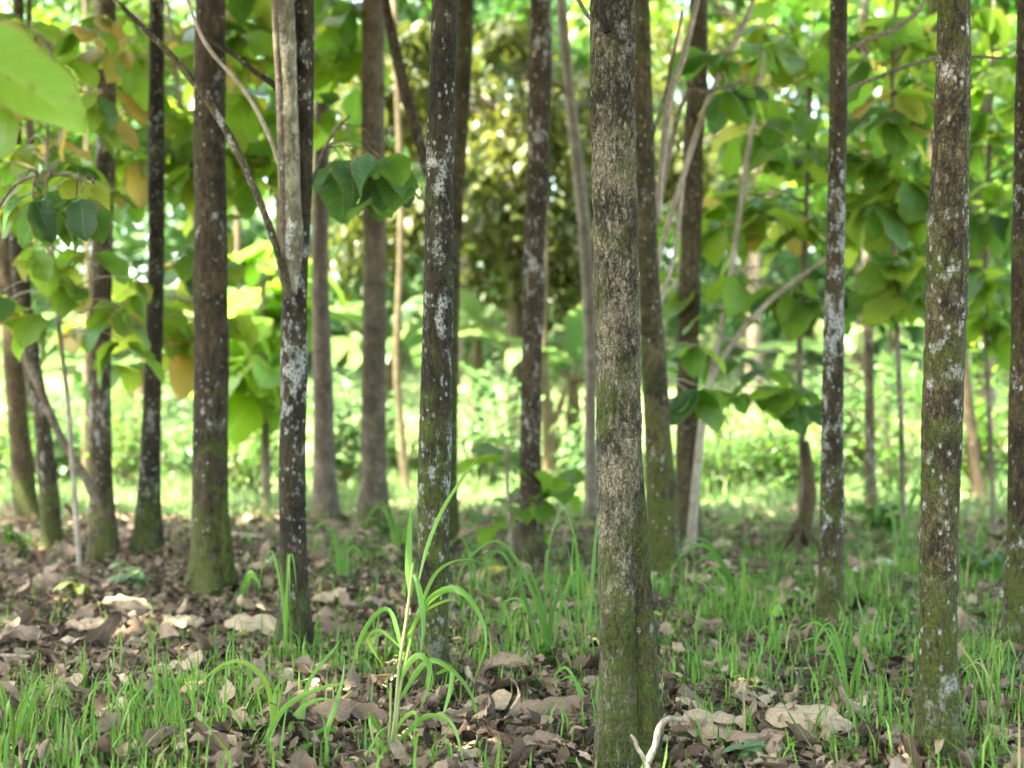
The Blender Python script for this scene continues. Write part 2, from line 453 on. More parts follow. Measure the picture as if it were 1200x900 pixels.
def build_grass():
    r = np.random.default_rng(5)
    n = 80000
    x, y = scatter(n, 3.3, 13.5, r, .95)
    g = green_amount(x, y) * (0.25 + 1.6 * patch_noise(x, y, 3.1) * patch_noise(x, y, 7.7, 2.0) + 0.15)
    keep = r.random(n) < g * 0.8 * np.clip(-.10 + 1.7 * patch_noise(x, y, 5.3, 1.0) * (.5 + patch_noise(x, y, 11.0, 3.0)), 0.03, 1.3)
    x, y = x[keep], y[keep]
    # tufts: every seed point carries a few blades
    m = r.integers(2, 6, len(x)); x = np.repeat(x, m) + r.normal(0, 0.018, m.sum()); y = np.repeat(y, m) + r.normal(0, 0.018, m.sum()); n = len(x)
    pos = np.stack([x, y, gz(x, y) - 0.004], -1)
    ph = r.uniform(0, 6.28, n); lean = np.abs(r.normal(0.5, 0.4, n))
    tip = np.stack([np.cos(ph) * lean, np.sin(ph) * lean, np.ones(n)], -1)
    nor = np.stack([-np.cos(ph), -np.sin(ph), lean], -1)
    big = 0.7 + 0.6 * patch_noise(x, y, 1.9, 5.0)
    L = np.clip(r.lognormal(math.log(0.07), 0.5, n), 0.02, 0.26) * big
    L = L * np.clip(1.15 - .11 * (y - 4), .42, 1.05)
    ti = np.clip(r.normal(0.55, 0.22, n), 0, 0.9); dead = r.random(n) < 0.05; ti[dead] = 1.0
    V, Q, uv, t = leaves(pos, tip, -nor, L, np.clip(L * r.uniform(0.045, 0.1, n), 0.0028, 0.010), ti, 3, 4, 'blade', 0.5, r.uniform(0.2, 1.9, n), 0.01, seed=2)
    tag(mesh_np('short_grass', V, Q, GRASS, uv, t), 'short bright green grass growing through the dry leaves', 'grass', kind='stuff')
    # broad low weeds in the grass
    n = 2600
    x, y = scatter(n, 3.5, 12, r, 1.1)
    keep = r.random(n) < green_amount(x, y) * 0.8; x, y = x[keep], y[keep]
    m = r.integers(3, 7, len(x)); x = np.repeat(x, m) + r.normal(0, 0.02, m.sum()); y = np.repeat(y, m) + r.normal(0, 0.02, m.sum()); n = len(x)
    pos = np.stack([x, y, gz(x, y) + r.uniform(0.01, 0.06, n)], -1)
    tip, nor = droopy(n, r, -0.15, 0.35)
    L = r.uniform(0.025, 0.06, n)
    V, Q, uv, t = leaves(pos, tip, nor, L, L * 0.5, np.clip(r.normal(.55, .25, n), 0, 1), 3, 4, 'small', .2, .5, .03, seed=3)
    tag(mesh_np('ground_cover', V, Q, SMALL, uv, t), 'tiny round leaved weeds low among the grass', 'ground cover', kind='stuff')
    # sunlit lawn beyond
    n = 60000
    y = 11.3 + 24 * r.random(n) ** 1.7; x = r.uniform(-.5, .5, n) * y
    m = r.random(n) < np.clip((y - 10.8) / 2.2, 0.2, 1); x, y = x[m], y[m]; n = len(x)
    pos = np.stack([x, y, gz(x, y) - 0.004], -1)
    ph = r.uniform(0, 6.28, n); lean = np.abs(r.normal(0.4, 0.3, n))
    tip = np.stack([np.cos(ph) * lean, np.sin(ph) * lean, np.ones(n)], -1); nor = np.stack([np.cos(ph), np.sin(ph), -lean], -1)
    L = r.uniform(0.05, 0.16, n) * (1 + (y - 11) * 0.03)
    V, Q, uv, t = leaves(pos, tip, nor, L, L * 0.13, np.clip(r.normal(.5, .25, n), 0, 1), 2, 3, 'blade', 0, r.uniform(.2, 1.6, n), 0, seed=4)
    tag(mesh_np('lawn_grass', V, Q, LAWN, uv, t), 'pale sunlit lawn grass in the clearing behind the trunks', 'grass', kind='stuff')


build_grass()


# ------------------------------------------------------------------ canopy crowns shared by the trees
def make_crown_mesh(seed, R=2.1, hgt=4.2, n=1300):
    r = np.random.default_rng(seed)
    limbs, ends = [], []
    for i in range(15):
        a = i * 2.4 + r.uniform(-.3, .3); z0 = r.uniform(0.0, hgt * 0.6); ext = R * r.uniform(.55, 1.0) * (1 - 0.35 * z0 / hgt)
        p0 = np.array([0, 0, z0]); e = np.array([math.cos(a) * ext, math.sin(a) * ext, z0 + r.uniform(.5, 1.5)])
        mid = (p0 + e) / 2 + np.array([0, 0, -.12])
        limbs.append(tube([[*p0, .035], [*mid, .024], [*e, .007]], 7, 6))
        for t in (.45, .7, .9, 1.0): ends.append(p0 + (e - p0) * t)
    ends.append(np.array([0, 0, hgt])); ends = np.array(ends)
    pos = ends[r.integers(0, len(ends), n)] + r.normal(0, .36, (n, 3))
    tip, nor = droopy(n, r, .45, .45)
    L = r.uniform(.22, .42, n)
    V, Q, uv, t = leaves(pos, tip, nor, L, L * .62, np.clip(r.normal(.5, .25, n), 0, 1), 3, 4, 'teak', .2, .6, .04, seed=seed)
    o = mesh_np('crown', V, Q, CANOPY, uv, t); lm = mesh_np('limbs', *join(limbs), TWIG)
    res = (o.data, lm.data)
    bpy.data.objects.remove(o); bpy.data.objects.remove(lm)
    return res


CROWNS = [make_crown_mesh(100 + i, 2.1, 4.2, 860) for i in range(4)]
crown_i = 0
BASES = []


def add_crown(root, local, scale=1.0):
    global crown_i
    me, lm = CROWNS[crown_i % 4]; crown_i += 1
    o = bpy.data.objects.new('crown', me); C.objects.link(o); o.parent = root
    o.location = local; o.rotation_euler = (0, 0, crown_i * 1.37); o.scale = (scale, scale, scale)
    l = bpy.data.objects.new('limbs', lm); C.objects.link(l); l.parent = o
    return o


def px_path(pts, d, depth=None):
    """photo polyline (x, y, width) at distance d -> rows x,y,z,r"""
    rows = []
    for i, p in enumerate(pts):
        dd = d + (depth[i] if depth else 0)
        w = W(p[0], p[1], dd)
        rows.append([*w, p[2] / F * dd / 2])
    return rows


def tree(label, pts, mat, d=None, top=8.5, crown=1.0, sides=18, step=0.05, lump=0.10, branches=(), name='teak_tree', fine=0.0, flute=None, crownz=None, flare=0.3, group='tall slender trunks of the plantation', stems=()):
    """pts from the base upward in photo pixels; the trunk goes on above the picture to its crown"""
    d = d or dist_of(pts[0][1])
    rows = px_path(pts, d)
    base = np.array(rows[0][:3]); base[2] = float(gz(base[0], base[1]))
    dz = base[2] - rows[0][2]
    for q in rows[:1]: q[2] += dz
    up = np.array(rows[-1]); dirn = np.array(rows[-1][:3]) - np.array(rows[-2][:3]); dirn = dirn / max(dirn[2], .05)
    dirn[:2] *= .5; dirn[2] = 1
    while rows[-1][2] < top - 0.2:
        s = min(1.4, top - rows[-1][2]); last = rows[-1]
        rows.append([last[0] + dirn[0] * s + random.uniform(-.03, .03), last[1] + dirn[1] * s + random.uniform(-.05, .05), last[2] + s, last[3] * (.86 if last[2] < top - 2 else .6)])
    r0 = rows[0][3]
    BASES.append((base[0], base[1], r0 * 1.25))
    rows.insert(0, [rows[0][0], rows[0][1], base[2] - 0.12, r0 * (1 + flare)])
    rows[1][3] = r0 * (1 + flare * .6)
    L = top
    loc = base
    S = [[q[0] - loc[0], q[1] - loc[1], q[2] - loc[2], q[3]] for q in rows]
    root = thing(name, label, 'tree', loc, group)
    seed = (loc[0] * 7.3 + loc[1] * 3.1) % 50
    def feet(Pn, a):
        e = np.exp(-np.maximum(Pn[:, 2:3], 0) / .13)
        m = 1 + e * (.30 * flare / .45 + .16 * np.cos(4 * a[None] + seed) + .10 * np.cos(3 * a[None] + 2 * seed))
        return m * (flute(Pn, a) if flute else 1)
    V, Q = tube(S, int(L / step), sides, lump, 5.5, seed, feet, fine)
    mesh_np('trunk', V, Q, mat, parent=root)
    for st, sm in stems:                     # twin stems and climbing stems that grow with the trunk
        R2 = [[q[0] - loc[0], q[1] - loc[1], q[2] - loc[2], q[3]] for q in st]
        V, Q = tube(R2, max(8, int(sum(np.linalg.norm(np.diff(np.array(R2)[:, :3], axis=0), axis=1)) / step)), max(10, sides // 2), .12, 9, seed + 3, None, fine)
        mesh_np('side_stem', V, Q, sm, parent=root)
    for bp, bm in branches:
        R2 = [[q[0] - loc[0], q[1] - loc[1], q[2] - loc[2], q[3]] for q in bp]
        V, Q = tube(R2, 40, 8, .18, 12, seed)
        mesh_np('branch', V, Q, bm, parent=root)
    if crown and d > 9.3: crown *= .68 if d < 10.5 else .42
    if crown:
        i = np.argmin(np.abs(np.array(S)[:, 2] - (crownz or top - 3.4)))
        add_crown(root, (S[i][0], S[i][1], S[i][2]), crown)
    return root


B = bark
dE = dist_of(695); dF = dist_of(755); dL = dist_of(893)

tree('brown leaning trunk with smooth bark, nearest the left edge', [(32, 615, 26), (22, 500, 24), (10, 360, 23), (-2, 250, 22), (-14, 100, 20), (-22, 0, 19)],
     B('bark_leaning_brown', 1, (0.046, 0.032, 0.015), (0.127, 0.095, 0.051), .15, .35, 1.0, fine=0.7))
tree('slim leaning trunk with pale lichen dots, second from the left edge', [(62, 640, 22), (50, 500, 20), (38, 430, 20), (26, 350, 19), (19, 280, 17), (18, 150, 14), (22, 0, 12)],
     B('bark_leaning_dotted', 2, (0.026, 0.019, 0.009), (0.127, 0.101, 0.055), .6, .3, .9, fine=1.3),
     branches=[(px_path([(30, 380, 9), (36, 200, 9), (33, 90, 8), (36, -60, 7)], dist_of(640) + .05), TWIG)])
tree('straight greyish trunk clouded with pale lichen, beside a dead leaning pole', [(122, 655, 31), (119, 560, 27), (117, 450, 25), (120, 300, 24), (124, 150, 22), (125, 0, 20)],
     B('bark_clouded_grey', 3, (0.043, 0.032, 0.017), (0.159, 0.123, 0.071), .62, .3, .6, fine=0.65))
tree('dark narrow trunk with white lichen patches, left of the thick brown trunk', [(172, 652, 30), (175, 560, 25), (179, 450, 21), (183, 300, 19), (183, 150, 19), (184, 0, 17)],
     B('bark_dark_narrow', 4, (0.011, 0.009, 0.005), (0.065, 0.049, 0.027), .62, .45, .8, fine=1.25), fine=.03, sides=24)
tree('thick dark brown trunk with rough bark and a buttressed foot', [(248, 695, 47), (247, 620, 43), (247, 450, 41), (247, 300, 39), (246, 150, 37), (246, 0, 35)],
     B('bark_thick_brown', 5, (0.018, 0.012, 0.006), (0.095, 0.071, 0.038), .34, .38, 1.2, fine=0.8), sides=36, step=.03, fine=.04,
     stems=[(px_path([(262, 697, 26), (262, 640, 22), (258, 560, 12)], dE - .03), B('bark_thick_brown_foot', 6, (0.021, 0.013, 0.006), (0.095, 0.069, 0.032), .1, .55, 1.4))])
FL = B('bark_whitish_stem', 7, (0.086, 0.073, 0.042), (0.273, 0.252, 0.164), .55, 0.0, fine=.7, bump=.6, pale=(.6, .6, .57))
FB = B('bark_lichen_spotted', 8, (0.014, 0.009, 0.005), (0.076, 0.057, 0.029), .74, .08, .8, pale=(.5, .51, .48), fine=1.2)
tree('dark trunk spotted with white lichen and a smooth whitish stem fused to it', [(346, 753, 36), (345, 690, 32), (343, 560, 31), (344, 430, 31), (346, 330, 29), (353, 230, 25), (356, 120, 25), (356, 0, 23)],
     FB, sides=32, step=.03, fine=.04,
     stems=[(px_path([(341, 345, 15), (342, 290, 26), (340, 220, 26), (336, 120, 26), (332, 0, 26), (328, -120, 24), (324, -300, 20)], dF - .035), FL),
            (px_path([(330, 330, 5), (331, 220, 7), (327, 120, 7), (322, 0, 8), (318, -150, 8)], dF - .075), TWIG)],
     branches=[(px_path([(338, 350, 10), (331, 318, 9.5), (322, 285, 9), (300, 225, 9), (268, 158, 9), (236, 108, 8.5), (198, 62, 8), (165, 30, 7), (128, -8, 6), (80, -60, 5)], dF - .08), B('bark_long_branch', 9, (0.030, 0.022, 0.011), (0.165, 0.135, 0.075), .75, .1, fine=1.4)),
               (px_path([(330, 200, 6), (318, 165, 6), (300, 128, 5.5), (278, 95, 5), (255, 70, 5), (236, 42, 4.5), (220, 0, 4), (205, -60, 3)], dF - .05), PALETWIG),
               (px_path([(332, 110, 9), (318, 97, 8), (300, 85, 7), (275, 65, 6), (250, 50, 5), (228, 30, 4)], dF + .06), B('bark_dark_branch', 10, (0.015, 0.011, 0.005), (0.076, 0.055, 0.029), .3, .1))])
tree('plain brown trunk with a bare smooth stem behind the white spotted trunk', [(381, 610, 28), (380, 540, 26), (378, 430, 23), (375, 300, 20), (377, 150, 19), (378, 0, 19)],
     B('bark_plain_brown', 11, (0.095, 0.072, 0.056), (0.23, 0.18, 0.145), .12, .1, .5, fine=0.6), lump=.05)
tree('straight grey brown trunk standing at the lawn edge, with faint rings', [(437, 622, 36), (438, 560, 31), (438, 450, 29), (439, 300, 27), (437, 150, 27), (438, 0, 27)],
     B('bark_ringed', 12, (0.09, 0.07, 0.048), (0.23, 0.185, 0.132), .2, .25, .5, fine=0.75), lump=.06)
d2 = dist_of(645)
tree('olive tinted trunk hidden behind the black lichen speckled trunk, forking to the left', [(524, 645, 24), (524, 560, 24), (526, 400, 23), (530, 280, 22), (536, 180, 21), (543, 80, 20), (546, 0, 18)],
     B('bark_olive', 13, (0.026, 0.021, 0.008), (0.109, 0.086, 0.038), .25, .5, 3.0),
     branches=[(px_path([(527, 330, 14), (514, 245, 14), (497, 185, 14), (478, 120, 14), (466, 70, 13), (453, 10, 12), (440, -80, 11)], d2 + .02), B('bark_fork', 14, (0.030, 0.022, 0.012), (0.127, 0.098, 0.055), .45, .1))])
tree('black trunk speckled with white lichen, standing behind the tall grass stalk', [(511, 806, 40), (508, 760, 36), (508, 650, 37), (509, 560, 39), (511, 450, 37), (514, 300, 34), (517, 150, 32), (521, 0, 30)],
     B('bark_black_speckled', 15, (0.010, 0.008, 0.004), (0.057, 0.043, 0.022), .76, .34, 2.2, fine=1.4), sides=44, step=.016, fine=.05, lump=.12)
tree('reddish brown lichen flecked trunk in the middle, above the broad leaved weed', [(622, 664, 32), (622, 600, 27), (622, 500, 25), (625, 350, 25), (630, 200, 25), (633, 90, 27), (634, 0, 24)],
     B('bark_reddish', 16, (0.026, 0.016, 0.009), (0.120, 0.090, 0.051), .62, .15, .6, fine=1.35), sides=24, fine=.03, lump=.14)
tree('thin pale trunk leaning left behind the mossy front trunk', [(694, 612, 14), (692, 520, 14), (692, 420, 14), (689, 330, 15), (681, 230, 14), (668, 110, 13), (658, 0, 12)],
     B('bark_thin_pale', 17, (0.17, 0.14, 0.11), (0.36, 0.31, 0.255), .3, .05, .4), sides=14, lump=.06,
     branches=[(px_path([(672, 130, 6), (660, 105, 6), (648, 98, 5), (640, 92, 4)], dist_of(612)), TWIG)])
LB = B('bark_front_moss', 18, (0.024, 0.020, 0.010), (0.275, 0.232, 0.155), .16, .62, 1.15, pale=(.42, .38, .32), bump=1.3, mossup=.03, fine=1.1)


def flute_front(Pn, a):
    return 1 + .05 * np.cos(3 * a[None] + Pn[:, 2:3] * .8) + .03 * np.cos(5 * a[None] - Pn[:, 2:3] * 2)


tree('thick front trunk with cracked mossy bark and a grooved double foot', [(725, 893, 46), (724, 800, 45), (724, 700, 46), (724, 600, 50), (725, 500, 53), (722, 300, 51), (719, 150, 51), (718, 0, 51)],
     LB, sides=96, step=.009, fine=.075, lump=.10, flute=flute_front,
     stems=[(px_path([(757, 899, 40), (755, 800, 34), (750, 700, 30), (745, 600, 25), (741, 500, 14)], dL + .01), B('bark_front_foot', 19, (0.021, 0.015, 0.007), (0.114, 0.090, 0.044), .1, .62, 1.1, bump=1.3))],
     branches=[(px_path([(712, 38, 11), (707, 22, 10), (700, 0, 8), (694, -25, 7)], dL - .09), B('bark_front_twig', 20, (0.010, 0.007, 0.004), (0.051, 0.037, 0.019), .1, .1)),
               (px_path([(700, 26, 5), (690, 20, 5), (680, 4, 4.5), (668, -20, 4)], dL - .05), TWIG)], flare=.3)
d3 = dist_of(685)
tree('olive mossy trunk leaning behind the right side of the thick front trunk', [(781, 686, 38), (777, 600, 36), (771, 500, 31), (765, 400, 28), (759, 300, 25), (754, 150, 24), (750, 0, 22)],
     B('bark_olive_mossy', 21, (0.022, 0.018, 0.007), (0.127, 0.098, 0.047), .25, .62, 1.6, fine=0.9), sides=28, step=.03, fine=.04,
     branches=[(px_path([(770, 255, 9), (778, 170, 8), (786, 110, 8), (800, 70, 7), (812, 20, 7), (826, -40, 6)], d3 + .1), PALETWIG),
               (px_path([(760, 190, 4), (768, 150, 4), (780, 110, 4), (800, 12, 4)], d3 - .05), TWIG),
               (px_path([(764, 280, 7), (800, 120, 5), (830, 108, 5), (870, 95, 4)], d3 + .5), TWIG)])
tree('grey brown trunk with a pale vine crossing its foot, right of the olive mossy trunk', [(806, 637, 30), (805, 560, 27), (806, 450, 26), (808, 350, 25), (812, 200, 24), (817, 80, 24), (819, 0, 22)],
     B('bark_vine_crossed', 22, (0.043, 0.032, 0.015), (0.133, 0.104, 0.057), .28, .2, .8, fine=0.7), lump=.14)
tree('straight dark trunk with white lichen on its right side, between leafy saplings', [(974, 736, 34), (974, 690, 30), (975, 600, 28), (976, 450, 25), (979, 300, 22), (982, 150, 21), (983, 0, 20)],
     B('bark_white_side', 23, (0.022, 0.016, 0.007), (0.095, 0.071, 0.034), .8, .45, .9, pale=(.5, .5, .48), fine=1.2), sides=32, step=.025, fine=.05,
     branches=[(px_path([(982, 72, 6), (1000, 55, 6), (1030, 42, 5), (1055, 30, 5), (1075, 14, 5), (1090, -10, 4)], dist_of(736) + .03), TWIG),
               (px_path([(982, 118, 6), (1000, 103, 5), (1030, 90, 5), (1065, 77, 4), (1110, 66, 4), (1180, 68, 3)], dist_of(736) + .05), TWIG)])
tree('near mossy trunk with large white lichen patches, right part of the scene', [(1101, 905, 50), (1100, 800, 46), (1101, 650, 44), (1103, 560, 46), (1106, 450, 48), (1110, 300, 46), (1115, 150, 42), (1118, 0, 38)],
     B('bark_large_patches', 24, (0.024, 0.018, 0.008), (0.137, 0.107, 0.053), .74, .6, 1.2, pale=(.56, .54, .5), bump=1.2, mossup=.06, fine=0.85), sides=72, step=.011, fine=.07, lump=.11, flare=.3)
tree('dark trunk cut by the right edge of the picture', [(1193, 776, 32), (1194, 690, 31), (1196, 550, 29), (1200, 300, 28), (1204, 100, 27), (1206, 0, 26)],
     B('bark_right_edge', 25, (0.021, 0.013, 0.006), (0.102, 0.074, 0.035), .5, .5, 1.0, fine=0.9), sides=32, step=.025, fine=.05)
tree('thin grey trunk dotted with lichen, in the gap right of the white sided trunk', [(1021, 602, 13), (1019, 500, 12), (1017, 350, 12), (1015, 200, 12), (1013, 50, 11), (1012, 0, 11)],
     B('bark_thin_grey', 26, (0.041, 0.034, 0.019), (0.127, 0.107, 0.064), .7, .1, .5), sides=14)
tree('short leaning brown trunk right of the near patchy trunk', [(1149, 592, 16), (1142, 540, 14), (1134, 470, 13), (1127, 400, 12), (1120, 250, 11), (1118, 0, 10)],
     B('bark_leaning_right', 27, (0.046, 0.032, 0.017), (0.127, 0.095, 0.053), .3, .1, .5), sides=14)
tree('slim olive trunk peeping out behind the near patchy trunk', [(1087, 600, 14), (1089, 450, 14), (1092, 300, 13), (1095, 150, 13), (1096, 0, 12)],
     B('bark_peeping', 28, (0.056, 0.044, 0.019), (0.127, 0.104, 0.049), .1, .3, 4), sides=14)
# slender trunks out on the lawn
FARB = B('bark_far_pale', 29, (0.102, 0.076, 0.041), (0.216, 0.172, 0.101), .2, 0)
for lab, pts, d in [
    ('far pale stem left of the greyish clouded trunk', [(101, 583, 9), (101, 450, 8), (103, 300, 7), (100, 0, 6)], 15.0),
    ('far pale stem between the thick brown trunk and the spotted trunk', [(277, 580, 10), (276, 480, 10), (279, 380, 9), (276, 0, 7)], 15.5),
    ('far crooked brown stem left of the black speckled trunk', [(476, 590, 10), (470, 500, 9), (465, 420, 9), (470, 250, 8), (462, 0, 7)], 14.0),
    ('far forked brown trunk right of the reddish middle trunk', [(646, 578, 16), (643, 520, 14), (639, 470, 13), (636, 380, 11), (640, 200, 10), (636, 0, 8)], 16.0),
    ('far whitish stem right of the thin grey dotted trunk', [(1036, 580, 8), (1040, 470, 7), (1044, 380, 6), (1046, 0, 5)], 17.0)]:
    br = [(px_path([(643, 510, 9), (655, 480, 8), (664, 450, 6)], d), FARB)] if 'forked' in lab else ()
    tree(lab, pts, FARB, d=d, sides=10, step=.1, lump=.08, branches=br, group='far slender stems on the lawn', top=11 if 'forked' in lab else 7, crown=2.6 if 'forked' in lab else 0, crownz=6.6)  # forked stem gets an oversized crown above the frame, added to shade the olive tree

# a row of trees behind the viewer's sides closes the canopy
for lab, x, y in [('teak tree just outside the left of the picture, near the viewer', -2.6, 4.6), ('teak tree just outside the right of the picture, near the viewer', 3.3, 4.2),
                  ('teak tree outside the left of the picture, middle row', -4.3, 7.6), ('teak tree outside the right of the picture, middle row', 4.6, 7.8),
                  ('teak tree outside the left of the picture, lawn row', -6.6, 10.4), ('teak tree outside the right of the picture, lawn row', 6.4, 10.4)]:
    px = 600 + x / y * F; py = 450 + F * H / y
    tree(lab, [(px, py, .19 / y * F), (px + 4, py - 300, .17 / y * F), (px + 6, py - 800, .15 / y * F)], FB, d=y, group='trunks beside the view')


for i, (x, y) in enumerate([(-2.2, 1.2), (1.9, 1.6), (-.3, -1.6), (-3.9, -1.4), (3.4, -1.2), (-1.8, -4.4), (1.6, -4.2), (-5.2, 2.6), (5.2, 1.8), (-5.0, 5.6), (-6.6, 7.6)]):  # unseen trees added to block sky and sun, so the foreground falls darker
    loc = (x, y, float(gz(x, y)))
    root = thing('teak_tree', 'unseen plantation tree added beside or behind the viewer to shade the foreground', 'tree', loc, 'unseen shade trees added behind the view')
    mesh_np('trunk', *tube([[0, 0, -.15, .12], [0, .02, 1, .095], [.04, 0, 4, .08], [.02, .05, 7, .04], [0, 0, 8.5, .01]], 90, 16, .1, 5.5, i), FB, parent=root)
    add_crown(root, (.02, 0, 4.7), 1.0)

# ------------------------------------------------------------------ young teaks and leafy low branches
def young(label, stem, d, blobs, leaf=(.2, .32), tint=(.3, .2), mat=GREEN, stem_mat=PALETWIG, name='young_teak', cat='sapling', group='leafy teak saplings between the trunks', extra=(), seed=0, whorl=(3, 5), aspect=.66, down=.55, off=0.0, tw_r=.8):
    """stem: photo polyline from the ground up; blobs: (cx, cy, rx, ry, depth m, shoots)"""
    r = np.random.default_rng(seed)
    rows = px_path(stem, d)
    loc = np.array(rows[0][:3]); loc[2] = float(gz(loc[0], loc[1]))
    rows[0][2] = loc[2] - .05
    root = thing(name, label, cat, loc, group)
    S = spline(np.array(rows), 40)
    wood = [tube(np.array(rows) - np.array([*loc, 0]), 50, 10, .12, 9, seed)]
    for e in extra:
        R2 = np.array(px_path(e, d)) - np.array([*loc, 0])
        wood.append(tube(R2, 40, 8, .12, 9, seed))
    tw, P, T, N = [], [], [], []
    for cx, cy, rx, ry, rz, k in blobs:
        for i in range(k):
            q = rdir(1, r)[0] * r.random() ** (1 / 3)
            dd = d + off + q[1] * rz
            e = W(cx + q[0] * rx, cy + q[2] * ry, dd)
            c = W(cx + q[0] * rx * .25, cy + q[2] * ry * .25 + 15, d + off)
            cand = S[np.argmin(np.linalg.norm(S[:, :3] - (c + e) / 2, axis=1)), :3]
            s = cand
            mid = (s + e) / 2 + np.array([0, 0, .06])
            tw.append(tube([[*(s - loc), .008 * tw_r], [*(mid - loc), .006 * tw_r], [*(e - loc), .003]], 7, 5))
            m = r.integers(whorl[0], whorl[1] + 1)
            tp, nr = droopy(m, r, down, .4)
            P.append(np.repeat(e[None], m, 0) + tp * .03); T.append(tp); N.append(nr)
    mesh_np('stem', *join(wood + tw), stem_mat, parent=root)
    P, T, N = np.vstack(P), np.vstack(T), np.vstack(N)
    n = len(P); L = r.uniform(*leaf, n)
    ti = np.clip(r.normal(tint[0], tint[1], n), 0, 1)
    leaves_obj('foliage', mat, root, P, T, N, L, L * aspect * r.uniform(.85, 1.15, n), ti, 5, 8, 'teak', r.uniform(.05, .35, n), r.uniform(.1, 1.1, n), .035, origin=loc, seed=seed)
    return root


young('leafy sapling with yellowish tips at the left edge, over the leaning trunks', [(95, 590, 7), (80, 480, 6), (66, 350, 6), (55, 200, 5), (60, 60, 4)], 8.3,
      [(45, 190, 95, 90, .5, 20), (60, 70, 110, 80, .6, 18), (40, 320, 60, 60, .4, 8), (120, 350, 60, 60, .4, 6)], (0.13, 0.32), (0.70, .25), seed=1)
young('dense sapling filling the gap between the clouded and thick trunks', [(246, 640, 6), (244, 500, 6), (238, 350, 6), (215, 150, 5), (196, 0, 4)], 10.2,
      [(190, 60, 120, 90, .7, 20), (200, 200, 110, 80, .6, 18), (160, 370, 80, 60, .5, 11), (225, 340, 50, 70, .5, 8), (140, 150, 60, 90, .6, 10)], (0.18, 0.42), (0.65, .22), seed=2)
young('sapling with broad leaves behind the whitish fused stem', [(344, 625, 6), (344, 500, 6), (340, 350, 6), (335, 150, 5), (322, 0, 4)], 10.8,
      [(300, 80, 60, 100, .5, 12), (295, 190, 45, 50, .5, 7), (395, 60, 60, 90, .5, 12), (290, 20, 70, 60, .5, 8)], (0.18, 0.42), (0.68, .2), seed=3)
young('sapling with hanging dark leaves just right of the white spotted trunk', [(346, 730, 5), (345, 500, 5), (350, 330, 5), (358, 240, 4), (385, 165, 4), (410, 135, 3)], 6.4,
      [(412, 185, 40, 28, .25, 3), (452, 205, 32, 22, .25, 2)], (.19, .29), (.22, .2), down=.8, seed=4, stem_mat=TWIG, tw_r=.45)
young('large leaf sapling with blue green hanging leaves at the far left', [(-45, 770, 8), (-40, 560, 8), (-30, 330, 6), (10, 225, 4), (60, 205, 3), (110, 215, 2)], 5.9,
      [(45, 225, 40, 14, .2, 3), (110, 228, 25, 10, .2, 2)], (.17, .23), (.08, .1), down=.9, seed=5, stem_mat=TWIG)
NS = [(809, 632, 13), (818, 540, 10), (826, 480, 9), (842, 400, 7.5), (858, 310, 7), (872, 210, 6), (884, 130, 6), (896, 60, 4)]
young('pale stemmed sapling with big green leaves right of the vine crossed trunk', NS, 9.4,
      [(900, 430, 60, 45, .4, 5), (860, 340, 70, 35, .4, 4), (930, 350, 50, 45, .4, 4), (905, 120, 55, 80, .5, 8), (925, 470, 30, 30, .3, 2)], (0.15, 0.38), (0.48, .2), seed=6,
      extra=[[(835, 440, 8), (850, 415, 7), (880, 375, 7), (920, 338, 6), (968, 303, 5)], [(845, 395, 5), (880, 410, 4), (920, 412, 4)]], off=.25)
young('pale slanting sapling stem with few leaves in front of the vine crossed trunk', [(768, 640, 8), (762, 520, 7), (761, 420, 6), (768, 330, 6), (782, 265, 6.5), (798, 215, 7), (815, 160, 7), (842, 90, 6.5), (868, 35, 6), (888, -10, 5)], 8.6,
      [(870, 60, 40, 60, .4, 3), (800, 420, 45, 50, .4, 3)], (.2, .3), (.35, .2), seed=7, extra=[[(800, 215, 6), (790, 300, 5), (765, 380, 5)]])
young('dense sapling with shining leaves behind the white sided trunk', [(938, 640, 8), (940, 520, 7), (937, 400, 7), (945, 250, 6), (950, 80, 5)], 10.3,
      [(930, 220, 90, 90, .6, 18), (950, 60, 90, 70, .6, 14), (850, 250, 50, 60, .5, 6)], (0.14, 0.42), (0.65, .22), seed=8, stem_mat=TWIG, off=.2)
young('tall sapling filling the gap left of the near patchy trunk', [(1060, 640, 7), (1056, 500, 6), (1050, 350, 6), (1045, 150, 5), (1050, 0, 4)], 9.4,
      [(1040, 240, 60, 80, .6, 18), (1045, 90, 70, 90, .6, 20), (1060, 310, 40, 35, .4, 6), (1030, 300, 30, 50, .4, 5)], (0.17, 0.40), (0.58, .22), seed=9, stem_mat=TWIG)
young('shaded sapling behind the trunk at the right edge', [(1165, 650, 7), (1160, 500, 6), (1155, 350, 6), (1160, 150, 5), (1165, 0, 4)], 10.6,
      [(1165, 230, 60, 100, .6, 20), (1170, 60, 70, 90, .6, 20), (1165, 370, 50, 60, .5, 8)], (0.17, 0.38), (0.45, .2), seed=10, stem_mat=TWIG)
young('sunlit sapling with pale floppy leaves between thick and spotted trunks', [(312, 590, 12), (311, 500, 10), (312, 420, 8), (308, 330, 6)], 13.0,
      [(300, 350, 55, 70, .6, 11), (300, 430, 50, 40, .6, 6)], (.45, .65), (.5, .12), seed=11, stem_mat=TWIG)
young('broad leaved weed growing at the foot of the reddish middle trunk', [(600, 655, 5), (598, 610, 5), (594, 560, 4), (592, 520, 3)], 8.7,
      [(585, 605, 38, 18, .3, 3), (590, 530, 12, 12, .1, 1), (640, 580, 35, 12, .3, 2)], (.2, .32), (.5, .08), name='broad_leaved_weed', cat='weed', group='low weeds', seed=12, aspect=.75, down=-.2)

